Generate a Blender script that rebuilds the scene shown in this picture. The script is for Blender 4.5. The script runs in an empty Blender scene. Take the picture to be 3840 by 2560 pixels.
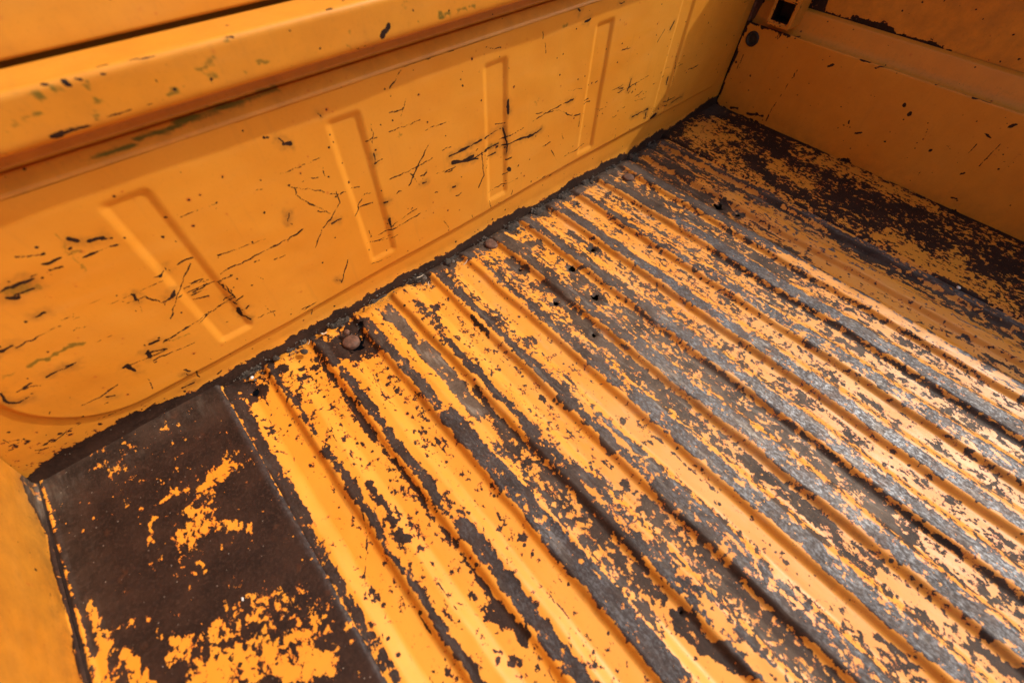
# A worn, orange painted pickup load bed: ribbed floor, front wall with pressed grooves, side walls.
import bpy, bmesh, math, random
import numpy as np
from mathutils import Vector, Matrix

scene = bpy.context.scene

# ------------------------------------------------------------------ camera
CAM_ROWS = [(0.750298, -0.660916, 0.015602), (-0.532028, -0.617653, -0.579181), (0.392427, 0.426258, -0.81505)]          # right, down, forward axes in world space
CAM_POS = (-1.1718, -0.51449, 0.56512)
cam_data = bpy.data.cameras.new("camera")
cam = bpy.data.objects.new("camera", cam_data)
scene.collection.objects.link(cam)
r_, d_, f_ = [Vector(v) for v in CAM_ROWS]
m_ = Matrix((r_, -d_, -f_)).transposed().to_4x4()
m_.translation = Vector(CAM_POS)
cam.matrix_world = m_
cam_data.sensor_width = 36.0
cam_data.lens = 15.2377
cam_data.clip_start = 0.02
cam_data.clip_end = 500.0
cam_data.dof.use_dof = True
cam_data.dof.focus_distance = 0.76
cam_data.dof.aperture_fstop = 3.2
scene.camera = cam

# ------------------------------------------------------------------ light
SUN_DIR = Vector((1.0, -0.40, 1.02)).normalized()      # towards the sun
world = bpy.data.worlds.new("World")
scene.world = world
world.use_nodes = True
wn = world.node_tree
wn.nodes.clear()
sky = wn.nodes.new("ShaderNodeTexSky")
sky.sky_type = 'NISHITA'
sky.sun_disc = False
sky.sun_elevation = math.asin(SUN_DIR.z)
sky.sun_rotation = math.atan2(SUN_DIR.x, SUN_DIR.y)
sky.air_density = 1.0
sky.dust_density = 6.0
bg = wn.nodes.new("ShaderNodeBackground")
bg.inputs["Strength"].default_value = 0.15
wo = wn.nodes.new("ShaderNodeOutputWorld")
wn.links.new(sky.outputs[0], bg.inputs["Color"])
wn.links.new(bg.outputs[0], wo.inputs["Surface"])

sun_data = bpy.data.lights.new("sun", 'SUN')
sun_data.energy = 2.9
sun_data.angle = math.radians(1.0)
sun_data.color = (1.0, 0.95, 0.86)
sun = bpy.data.objects.new("sun", sun_data)
sun.rotation_euler = SUN_DIR.to_track_quat('Z', 'Y').to_euler()
sun.location = SUN_DIR * 6
scene.collection.objects.link(sun)

scene.view_settings.view_transform = 'Standard'
scene.view_settings.look = 'None'
scene.view_settings.gamma = 1.0
scene.view_settings.exposure = 0.03
scene.cycles.max_bounces = 8
scene.cycles.diffuse_bounces = 5
scene.cycles.use_adaptive_sampling = True
scene.cycles.adaptive_threshold = 0.02

# ------------------------------------------------------------------ numpy noise
def _hash(ix, iy, seed):
    h = (ix.astype(np.int64) * 374761393 + iy.astype(np.int64) * 668265263 + seed * 974634777) & 0xFFFFFFFF
    h = ((h ^ (h >> 13)) * 1274126177) & 0xFFFFFFFF
    return ((h ^ (h >> 16)) & 0xFFFFFF) / float(0xFFFFFF)

def vnoise(x, y, seed=0):
    x = np.asarray(x, float); y = np.asarray(y, float)
    ix = np.floor(x); iy = np.floor(y)
    fx = x - ix; fy = y - iy
    fx = fx * fx * fx * (fx * (fx * 6 - 15) + 10); fy = fy * fy * fy * (fy * (fy * 6 - 15) + 10)
    a = _hash(ix, iy, seed); b = _hash(ix + 1, iy, seed); c = _hash(ix, iy + 1, seed); d = _hash(ix + 1, iy + 1, seed)
    return ((a * (1 - fx) + b * fx) * (1 - fy) + (c * (1 - fx) + d * fx) * fy) * 2 - 1

def fbm(x, y, seed=0, octaves=4, gain=0.5):
    s = 0; a = 1.0; f = 1.0
    for o in range(octaves):
        s = s + a * vnoise(x * f, y * f, seed + 17 * o); a *= gain; f *= 2.03
    return s

def sstep(a, b, x):
    t = np.clip((x - a) / (b - a), 0, 1)
    return t * t * (3 - 2 * t)

# ------------------------------------------------------------------ painting wear fields on grids
def seg_dist(X, Y, pts):
    d = np.full(X.shape, 1e9)
    if len(pts) == 1:
        return np.hypot(X - pts[0][0], Y - pts[0][1])
    for (ax, ay), (bx, by) in zip(pts[:-1], pts[1:]):
        vx, vy = bx - ax, by - ay
        L = vx * vx + vy * vy + 1e-12
        t = np.clip(((X - ax) * vx + (Y - ay) * vy) / L, 0, 1)
        d = np.minimum(d, np.hypot(X - ax - t * vx, Y - ay - t * vy))
    return d

def window(us, vs, pts, r):
    xs = [q[0] for q in pts]; ys = [q[1] for q in pts]
    i0, i1 = np.searchsorted(us, [min(xs) - r, max(xs) + r])
    j0, j1 = np.searchsorted(vs, [min(ys) - r, max(ys) + r])
    return slice(i0, i1), slice(j0, j1)

def brush(F, us, vs, pts, hw, target, soft=None):
    """blend field F towards target along a polyline (half width hw, metres)"""
    soft = soft if soft is not None else max(0.005, hw * (0.95 if target > 0 else 1.7))
    si, sj = window(us, vs, pts, hw * 1.7 + soft + 0.008)
    if si.stop <= si.start or sj.stop <= sj.start:
        return
    X, Y = np.meshgrid(us[si], vs[sj], indexing='ij')
    # wander: ragged outlines instead of a clean stroke
    fr = 0.8 / max(hw, 0.004)
    wx_ = 0.50 * hw * fbm(X * fr, Y * fr, 301, 3) + 0.0022 * vnoise(X * 210, Y * 210, 303)
    wy_ = 0.50 * hw * fbm(X * fr, Y * fr, 305, 3) + 0.0022 * vnoise(X * 210, Y * 210, 307)
    d = seg_dist(X + wx_, Y + wy_, pts)
    m = 1 - sstep(hw - soft * 0.5, hw + soft * 0.5, d)
    F[si, sj] = F[si, sj] * (1 - m) + target * m

def scratch(S, us, vs, pts, hw, seed=0):
    """signed distance (mm, positive inside) of a scratch, union into S"""
    si, sj = window(us, vs, pts, hw + 0.012)
    if si.stop <= si.start or sj.stop <= sj.start:
        return
    X, Y = np.meshgrid(us[si], vs[sj], indexing='ij')
    X = X + 0.0012 * vnoise(X * 160, Y * 160, 900 + seed); Y = Y + 0.0012 * vnoise(X * 160, Y * 160, 901 + seed)
    h = max(hw * 0.85, 0.0006) * (0.92 + 0.65 * vnoise(X * 70, Y * 70, 77 + seed))
    S[si, sj] = np.maximum(S[si, sj], (h - seg_dist(X, Y, pts)) * 1000)

# ------------------------------------------------------------------ node helpers
class NT:
    def __init__(self, mat):
        mat.use_nodes = True
        self.t = mat.node_tree
        self.t.nodes.clear()
    def n(self, kind, **kw):
        nd = self.t.nodes.new(kind)
        for k, v in kw.items():
            setattr(nd, k, v)
        return nd
    def put(self, sock, v):
        if isinstance(v, bpy.types.NodeSocket):
            self.t.links.new(v, sock)
        else:
            sock.default_value = v
    def math(self, op, a, b=0.0, c=0.0, clamp=False):
        nd = self.n("ShaderNodeMath", operation=op, use_clamp=clamp)
        self.put(nd.inputs[0], a); self.put(nd.inputs[1], b); self.put(nd.inputs[2], c)
        return nd.outputs[0]
    def step(self, x, lo, hi, a=0.0, b=1.0):
        nd = self.n("ShaderNodeMapRange", interpolation_type='SMOOTHSTEP')
        self.put(nd.inputs["Value"], x)
        nd.inputs["From Min"].default_value = lo; nd.inputs["From Max"].default_value = hi
        nd.inputs["To Min"].default_value = a; nd.inputs["To Max"].default_value = b
        return nd.outputs["Result"]
    def mix(self, f, a, b):
        nd = self.n("ShaderNodeMix", data_type='RGBA')
        self.put(nd.inputs[0], f)
        self.put(nd.inputs[6], a if isinstance(a, bpy.types.NodeSocket) else (*a, 1.0))
        self.put(nd.inputs[7], b if isinstance(b, bpy.types.NodeSocket) else (*b, 1.0))
        return nd.outputs[2]
    def fmix(self, f, a, b):
        nd = self.n("ShaderNodeMix", data_type='FLOAT')
        self.put(nd.inputs[0], f); self.put(nd.inputs[2], a); self.put(nd.inputs[3], b)
        return nd.outputs[0]
    def attr(self, name):
        return self.n("ShaderNodeAttribute", attribute_name=name)
    def mapping(self, vec, scale, loc=(0, 0, 0)):
        nd = self.n("ShaderNodeMapping")
        self.put(nd.inputs["Vector"], vec)
        nd.inputs["Scale"].default_value = scale; nd.inputs["Location"].default_value = loc
        return nd.outputs[0]
    def noise(self, vec, scale, detail=4.0, rough=0.55, dist=0.0):
        nd = self.n("ShaderNodeTexNoise")
        self.put(nd.inputs["Vector"], vec)
        nd.inputs["Scale"].default_value = scale; nd.inputs["Detail"].default_value = detail
        nd.inputs["Roughness"].default_value = rough; nd.inputs["Distortion"].default_value = dist
        return nd.outputs["Fac"]
    def voronoi(self, vec, scale, rand=1.0):
        nd = self.n("ShaderNodeTexVoronoi")
        self.put(nd.inputs["Vector"], vec); nd.inputs["Scale"].default_value = scale
        nd.inputs["Randomness"].default_value = rand
        return nd

PAINT = (0.80, 0.300, 0.021)

def make_worn_paint():
    mat = bpy.data.materials.new("chipped_orange_paint")
    N = NT(mat)
    pc = N.attr("pc").outputs["Vector"]
    wear = N.attr("wear").outputs["Fac"]
    scr = N.attr("scr").outputs["Fac"]
    metal = N.attr("metal").outputs["Fac"]
    dust_glare = N.attr("dust_glare").outputs["Fac"]
    green = N.attr("green").outputs["Fac"]
    grime_shade = N.attr("grime_shade").outputs["Fac"]
    streak = N.attr("streak").outputs["Fac"]
    st = N.mapping(pc, (1.0, 0.70, 1.0))                 # stretched along the loading direction
    st2 = N.mapping(pc, (1.0, 0.16, 1.0), (3.1, 0.7, 0))
    # chips of several sizes
    nA = N.noise(st, 78, 9, 0.66, 0.3)
    nB = N.noise(N.mapping(pc, (1.0, 0.8, 1.0)), 165, 6, 0.6)
    nC = N.noise(st2, 120, 6, 0.65)
    a = N.math('MULTIPLY', N.math('SUBTRACT', nA, 0.5), 9.5)
    b = N.math('MULTIPLY', N.math('SUBTRACT', nB, 0.5), 8.0)
    c = N.math('MULTIPLY', N.math('SUBTRACT', nC, 0.5), N.math('ADD', N.math('MULTIPLY', metal, 2.5), N.math('ADD', N.math('MULTIPLY', streak, 9.0), 1.6)))
    dd = N.math('MULTIPLY', N.math('SUBTRACT', N.noise(pc, 430, 4, 0.6), 0.5), 2.0)
    ee = N.math('MULTIPLY', N.math('SUBTRACT', N.noise(N.mapping(pc, (1.0, 0.55, 1.0), (7.0, 2.0, 0.0)), 30, 4, 0.55), 0.5), 4.6)
    raw = N.math('ADD', N.math('ADD', a, N.math('ADD', N.math('ADD', b, ee), dd)), N.math('ADD', c, wear))
    chips = N.step(raw, -0.07, 0.07)
    # small round specks scattered over the paint
    vo = N.voronoi(pc, 105)
    sp = N.n("ShaderNodeSeparateColor"); N.put(sp.inputs[0], vo.outputs["Color"])
    rad = N.math('MULTIPLY', N.step(sp.outputs[0], 0.70, 1.0), 0.25)
    rad = N.math('MULTIPLY', rad, N.step(wear, -4.2, -1.2, 0.55, 1.15))
    jag = N.math('MULTIPLY', N.math('SUBTRACT', N.noise(pc, 420, 3), 0.5), 0.28)
    speck = N.math('SUBTRACT', rad, N.math('ADD', vo.outputs["Distance"], jag))
    specks = N.step(speck, 0.0, 0.03)
    # drawn scratches
    rag = N.math('MULTIPLY', N.math('SUBTRACT', N.noise(pc, 330, 4, 0.7), 0.5), 2.4)
    scv = N.math('ADD', scr, rag)
    scm = N.step(scv, -0.32, 0.05)
    hl = N.noise(N.mapping(pc, (1.0, 0.055, 1.0), (1.7, 0.2, 0.0)), 300, 3, 0.5)
    hair = N.math('MULTIPLY', N.step(hl, 0.735, 0.775), N.step(N.noise(pc, 14, 3), 0.50, 0.60))
    bare = N.math('MAXIMUM', N.math('MAXIMUM', chips, specks), N.math('MAXIMUM', scm, hair))
    # ------------- paint colour
    n1 = N.noise(pc, 5, 4)
    n2 = N.noise(st2, 60, 6, 0.7)
    p = N.mix(N.step(n1, 0.3, 0.7), (0.70, 0.262, 0.018), (0.72, 0.302, 0.029))
    fade = N.math('MULTIPLY', N.step(n2, 0.5, 0.8), 0.25)
    p = N.mix(fade, p, (0.70, 0.33, 0.06))
    film = N.math('MULTIPLY', N.step(N.noise(N.mapping(pc, (1.0, 0.8, 1.0), (4.0, 1.0, 0.0)), 11, 6, 0.62), 0.45, 0.72), 0.30)
    p = N.mix(film, p, (0.60, 0.205, 0.014))
    run = N.math('MULTIPLY', N.step(N.noise(N.mapping(pc, (0.10, 1.0, 1.0)), 75, 4, 0.6), 0.56, 0.74), 0.20)
    p = N.mix(run, p, (0.52, 0.22, 0.03))
    dp = N.math('MULTIPLY', N.math('MULTIPLY', dust_glare, N.step(N.noise(N.mapping(pc, (1.0, 0.5, 1.0), (2.0, 5.0, 0.0)), 20, 6, 0.65), 0.36, 0.70)), 0.42)
    p = N.mix(dp, p, (0.56, 0.40, 0.22))  # dusty coat, with the floor glare painted in as a paler tone
    gr = N.math('ADD', N.math('MULTIPLY', N.math('MULTIPLY', N.step(N.noise(pc, 38, 6, 0.6), 0.22, 0.78), grime_shade), 0.85), N.math('MULTIPLY', N.step(N.noise(pc, 240, 5, 0.7), 0.52, 0.72), N.math('ADD', N.math('MULTIPLY', grime_shade, 0.25), 0.07)), clamp=True)
    p = N.mix(gr, p, (0.10, 0.048, 0.016))  # grimy tone; also carries the shade painted into the upper board
    gm = N.math('MULTIPLY', N.step(N.math('ADD', N.noise(pc, 120, 7, 0.75), N.math('MULTIPLY', green, 0.26)), 0.55, 0.78), N.math('MULTIPLY', green, 0.75), clamp=True)
    p = N.mix(gm, p, (0.13, 0.105, 0.012))
    halo = N.math('MULTIPLY', N.step(raw, -0.6, 0.0), N.step(N.noise(pc, 55, 4), 0.36, 0.58))
    halo2 = N.math('MULTIPLY', N.step(speck, -0.22, 0.0), N.step(N.noise(pc, 40, 3), 0.52, 0.7))
    hal = N.math('MULTIPLY', N.math('MAXIMUM', halo, halo2), 0.8)
    p = N.mix(hal, p, (0.52, 0.10, 0.015))
    # ------------- bare steel and rust
    r1 = N.noise(pc, 22, 6, 0.65)
    r2 = N.noise(pc, 260, 5, 0.7)
    r3a = N.noise(N.mapping(pc, (1.0, 0.5, 1.0)), 330, 6, 0.7)
    r3b = N.noise(N.mapping(pc, (1.0, 0.045, 1.0), (5.3, 1.9, 0.0)), 520, 4, 0.6)
    r3 = N.math('ADD', N.math('MULTIPLY', r3a, 0.80), N.math('MULTIPLY', r3b, 0.20))
    rust = N.mix(N.step(r1, 0.35, 0.68), (0.018, 0.0095, 0.0066), (0.037, 0.018, 0.0115))
    rust = N.mix(N.math('MULTIPLY', N.step(r2, 0.48, 0.68), 0.62), rust, (0.070, 0.035, 0.023))
    rust = N.mix(N.math('MULTIPLY', N.step(N.noise(pc, 130, 5, 0.7), 0.52, 0.70), 0.5), rust, (0.012, 0.008, 0.008))
    rust = N.mix(N.math('MULTIPLY', N.step(N.noise(pc, 48, 5, 0.6), 0.60, 0.72), 0.4), rust, (0.10, 0.034, 0.014))
    gv = N.voronoi(pc, 330)
    gs = N.n("ShaderNodeSeparateColor"); N.put(gs.inputs[0], gv.outputs["Color"])
    dust_speck = N.math('MULTIPLY', N.step(gs.outputs[1], 0.975, 0.985), N.step(gv.outputs["Distance"], 0.16, 0.26, 1.0, 0.0))  # scattered white dusty specks on the rust
    rust = N.mix(N.math('MULTIPLY', dust_speck, 0.7), rust, (0.34, 0.28, 0.22))
    du = N.math('MULTIPLY', dust_glare, N.step(N.math('ADD', r1, N.math('MULTIPLY', r2, 0.5)), 0.55, 0.9, 0.35, 1.0))
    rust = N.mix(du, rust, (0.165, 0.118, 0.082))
    me = N.math('MULTIPLY', metal, N.step(N.math('ADD', N.math('MULTIPLY', r3, 0.6), N.math('MULTIPLY', r1, 0.5)), 0.40, 0.66, 0.25, 1.0))
    steel = N.mix(N.step(r3, 0.44, 0.60), (0.062, 0.062, 0.068), (0.165, 0.172, 0.185))
    steel = N.mix(N.math('MULTIPLY', N.step(N.noise(st, 42, 5, 0.6), 0.46, 0.64), 0.75), steel, (0.066, 0.042, 0.035))
    bcol = N.mix(me, rust, steel)
    col = N.mix(bare, p, bcol)
    chalk = N.math('MULTIPLY', N.math('MULTIPLY', N.math('ADD', dust_glare, N.math('MULTIPLY', metal, 0.35)), N.step(N.noise(N.mapping(pc, (1.0, 0.22, 1.0), (9.0, 3.0, 0.0)), 70, 7, 0.7), 0.52, 0.70)), 0.50, clamp=True)
    col = N.mix(chalk, col, (0.44, 0.385, 0.31))  # pale scuffs, strengthened where the glare patch is painted
    # ------------- response
    prough = N.math('ADD', N.step(n2, 0.3, 0.8, 0.38, 0.54), N.math('MULTIPLY', N.noise(pc, 300, 3), 0.08))
    rrough = N.fmix(me, N.step(r2, 0.3, 0.7, 0.50, 0.72), N.step(r3, 0.42, 0.62, 0.52, 0.38))
    rough = N.fmix(bare, prough, rrough)
    # paint film thickness and rust grain
    h1 = N.math('MULTIPLY', bare, -0.00035)
    h2 = N.math('MULTIPLY', N.math('MULTIPLY', r2, bare), 0.0008)
    h3 = N.math('MULTIPLY', N.noise(pc, 18, 2), 0.0005)
    h4 = N.math('MULTIPLY', N.noise(pc, 700, 2), 0.00002)
    hh = N.math('ADD', N.math('ADD', h1, h2), N.math('ADD', h3, h4))
    bump = N.n("ShaderNodeBump")
    bump.inputs["Strength"].default_value = 0.75
    bump.inputs["Distance"].default_value = 1.0
    N.put(bump.inputs["Height"], hh)
    bs = N.n("ShaderNodeBsdfPrincipled")
    N.put(bs.inputs["Base Color"], col)
    N.put(bs.inputs["Roughness"], rough)
    N.put(bs.inputs["Metallic"], N.math('MULTIPLY', N.math('MULTIPLY', bare, me), 0.55))
    N.put(bs.inputs["Specular IOR Level"], N.fmix(bare, 0.38, N.fmix(me, 0.16, 0.40)))
    N.put(bs.inputs["Normal"], bump.outputs[0])
    out = N.n("ShaderNodeOutputMaterial")
    N.t.links.new(bs.outputs[0], out.inputs["Surface"])
    return mat

def make_simple(name, c0, c1, scale, rough=0.7, bump=0.0006, metallic=0.0, spec=0.4, c2=None):
    mat = bpy.data.materials.new(name)
    N = NT(mat)
    tc = N.n("ShaderNodeTexCoord").outputs["Object"]
    n = N.noise(tc, scale, 6, 0.65)
    col = N.mix(N.step(n, 0.35, 0.65), c0, c1)
    if c2:
        col = N.mix(N.step(N.noise(tc, scale * 0.35, 4), 0.55, 0.7), col, c2)
    bs = N.n("ShaderNodeBsdfPrincipled")
    N.put(bs.inputs["Base Color"], col)
    bs.inputs["Roughness"].default_value = rough
    bs.inputs["Metallic"].default_value = metallic
    bs.inputs["Specular IOR Level"].default_value = spec
    if bump:
        b = N.n("ShaderNodeBump"); b.inputs["Distance"].default_value = 1.0; b.inputs["Strength"].default_value = 0.8
        N.put(b.inputs["Height"], N.math('MULTIPLY', n, bump))
        N.put(bs.inputs["Normal"], b.outputs[0])
    out = N.n("ShaderNodeOutputMaterial")
    N.t.links.new(bs.outputs[0], out.inputs["Surface"])
    return mat

M_PAINT = make_worn_paint()
M_RUBBER = make_simple("black_rubber", (0.012, 0.012, 0.012), (0.022, 0.021, 0.020), 90, 0.5, 0.0002)
M_RUST = make_simple("rusty_iron", (0.075, 0.036, 0.022), (0.16, 0.075, 0.045), 160, 0.75, 0.0008, c2=(0.10, 0.058, 0.04))
M_DIRT = make_simple("caked_dirt", (0.022, 0.017, 0.013), (0.060, 0.046, 0.034), 150, 0.9, 0.0010, c2=(0.085, 0.070, 0.055))
M_STONE = make_simple("grey_grit", (0.045, 0.036, 0.028), (0.17, 0.15, 0.125), 300, 0.8, 0.0004)
M_STRAW = make_simple("dry_straw", (0.42, 0.34, 0.22), (0.62, 0.54, 0.40), 150, 0.7, 0.0)
M_PALE = make_simple("pale_chip", (0.62, 0.62, 0.60), (0.78, 0.78, 0.76), 200, 0.6, 0.0002)
M_DARK = make_simple("dark_underside", (0.012, 0.010, 0.009), (0.02, 0.016, 0.014), 60, 0.9, 0.0004)

# ------------------------------------------------------------------ object helpers
COL = scene.collection

def empty(name, loc=(0, 0, 0)):
    o = bpy.data.objects.new(name, None); o.location = loc
    o.empty_display_size = 0.1
    COL.objects.link(o)
    return o

def tag(o, label=None, cat=None, group=None, kind=None):
    if label: o['label'] = label
    if cat: o['category'] = cat
    if group: o['group'] = group
    if kind: o['kind'] = kind
    return o

def link(name, me, mat, parent=None):
    o = bpy.data.objects.new(name, me)
    COL.objects.link(o)
    if mat and not me.materials:
        me.materials.append(mat)
    if parent:
        o.parent = parent
    return o

def mesh_from(name, verts, quads, attrs, mat, parent, smooth=True):
    me = bpy.data.meshes.new(name)
    nv, nf = len(verts), len(quads)
    me.vertices.add(nv); me.vertices.foreach_set("co", np.asarray(verts, np.float32).ravel())
    me.loops.add(nf * 4); me.loops.foreach_set("vertex_index", np.asarray(quads, np.int32).ravel())
    me.polygons.add(nf); me.polygons.foreach_set("loop_start", np.arange(0, nf * 4, 4, dtype=np.int32))
    me.polygons.foreach_set("use_smooth", np.full(nf, smooth, bool))
    me.update(calc_edges=True)
    for k, v in attrs.items():
        if k == "pc":
            at = me.attributes.new(k, 'FLOAT_VECTOR', 'POINT'); at.data.foreach_set("vector", np.asarray(v, np.float32).ravel())
        else:
            at = me.attributes.new(k, 'FLOAT', 'POINT'); at.data.foreach_set("value", np.asarray(v, np.float32).ravel())
    me.validate()
    return link(name, me, mat, parent)

ATTRS = ("wear", "scr", "metal", "dust_glare", "green", "grime_shade", "streak")

def grid_parts(P, pc, A, mat, region, names, flip=False, hole=None):
    """one sheet given as a grid of points, cut into several mesh objects by region id.
    names: {id: (name, parent_getter)}; returns {id: object}"""
    ni, nj, _ = P.shape
    idx = np.arange(ni * nj).reshape(ni, nj)
    q = np.stack([idx[:-1, :-1], idx[1:, :-1], idx[1:, 1:], idx[:-1, 1:]], -1).reshape(-1, 4)
    if flip:
        q = q[:, ::-1]
    reg = region.reshape(-1)
    if hole is not None:
        keep = ~hole.reshape(-1)
    else:
        keep = np.ones(len(q), bool)
    out = {}
    Pf = P.reshape(-1, 3); pf = pc.reshape(-1, 3)
    for rid, (name, parent) in names.items():
        sel = q[(reg == rid) & keep]
        used, inv = np.unique(sel, return_inverse=True)
        at = {"pc": pf[used]}
        for k in ATTRS:
            if k in A:
                at[k] = A[k].reshape(-1)[used]
            else:
                at[k] = np.full(len(used), -9.0 if k == "scr" else 0.0)
        par = out[parent] if isinstance(parent, (int, str)) and parent in out else parent
        out[rid] = mesh_from(name, Pf[used], inv.reshape(-1, 4), at, mat, par)
    return out

def profile_sheet(name, parent, line_a, axis, ts, mat, wear=-3.0, closed=False, pcoff=(0, 0, 0), fields=None, flip=False):
    """extrude a polyline profile (list of 3-D points) along axis for the values ts"""
    prof = np.array(line_a, float)
    if closed:
        prof = np.vstack([prof, prof[:1]])
    ts = np.asarray(ts, float)
    arc = np.r_[0, np.cumsum(np.linalg.norm(np.diff(prof, axis=0), axis=1))]
    P = prof[None, :, :] + ts[:, None, None] * np.asarray(axis, float)[None, None, :]
    pc = np.zeros_like(P)
    pc[..., 0] = arc[None, :] + pcoff[0]
    pc[..., 1] = ts[:, None] + pcoff[1]
    pc[..., 2] = pcoff[2]
    A = {"wear": np.full(P.shape[:2], wear)}
    if fields:
        fields(A, ts, arc, P)
    reg = np.zeros((P.shape[0] - 1, P.shape[1] - 1), int)
    return grid_parts(P, pc, A, mat, reg, {0: (name, parent)}, flip)[0]

def rounded(pts, radii, n=5):
    """2-D polyline with rounded corners"""
    out = []
    N_ = len(pts)
    for i, (p, r) in enumerate(zip(pts, radii)):
        if r <= 0 or i in (0, N_ - 1):
            out.append(p); continue
        a = np.array(pts[i - 1], float); b = np.array(p, float); c = np.array(pts[i + 1], float)
        u = (a - b) / np.linalg.norm(a - b); v = (c - b) / np.linalg.norm(c - b)
        for s in np.linspace(0, 1, n):
            p0 = b + u * r; p2 = b + v * r
            out.append(tuple((1 - s) ** 2 * p0 + 2 * s * (1 - s) * b + s * s * p2))
    return out

def densify(pts, step):
    out = [pts[0]]
    for a, b in zip(pts[:-1], pts[1:]):
        L = math.dist(a, b); n = max(1, int(math.ceil(L / step)))
        for i in range(1, n + 1):
            out.append(tuple(a[j] + (b[j] - a[j]) * i / n for j in range(len(a))))
    return out

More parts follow.
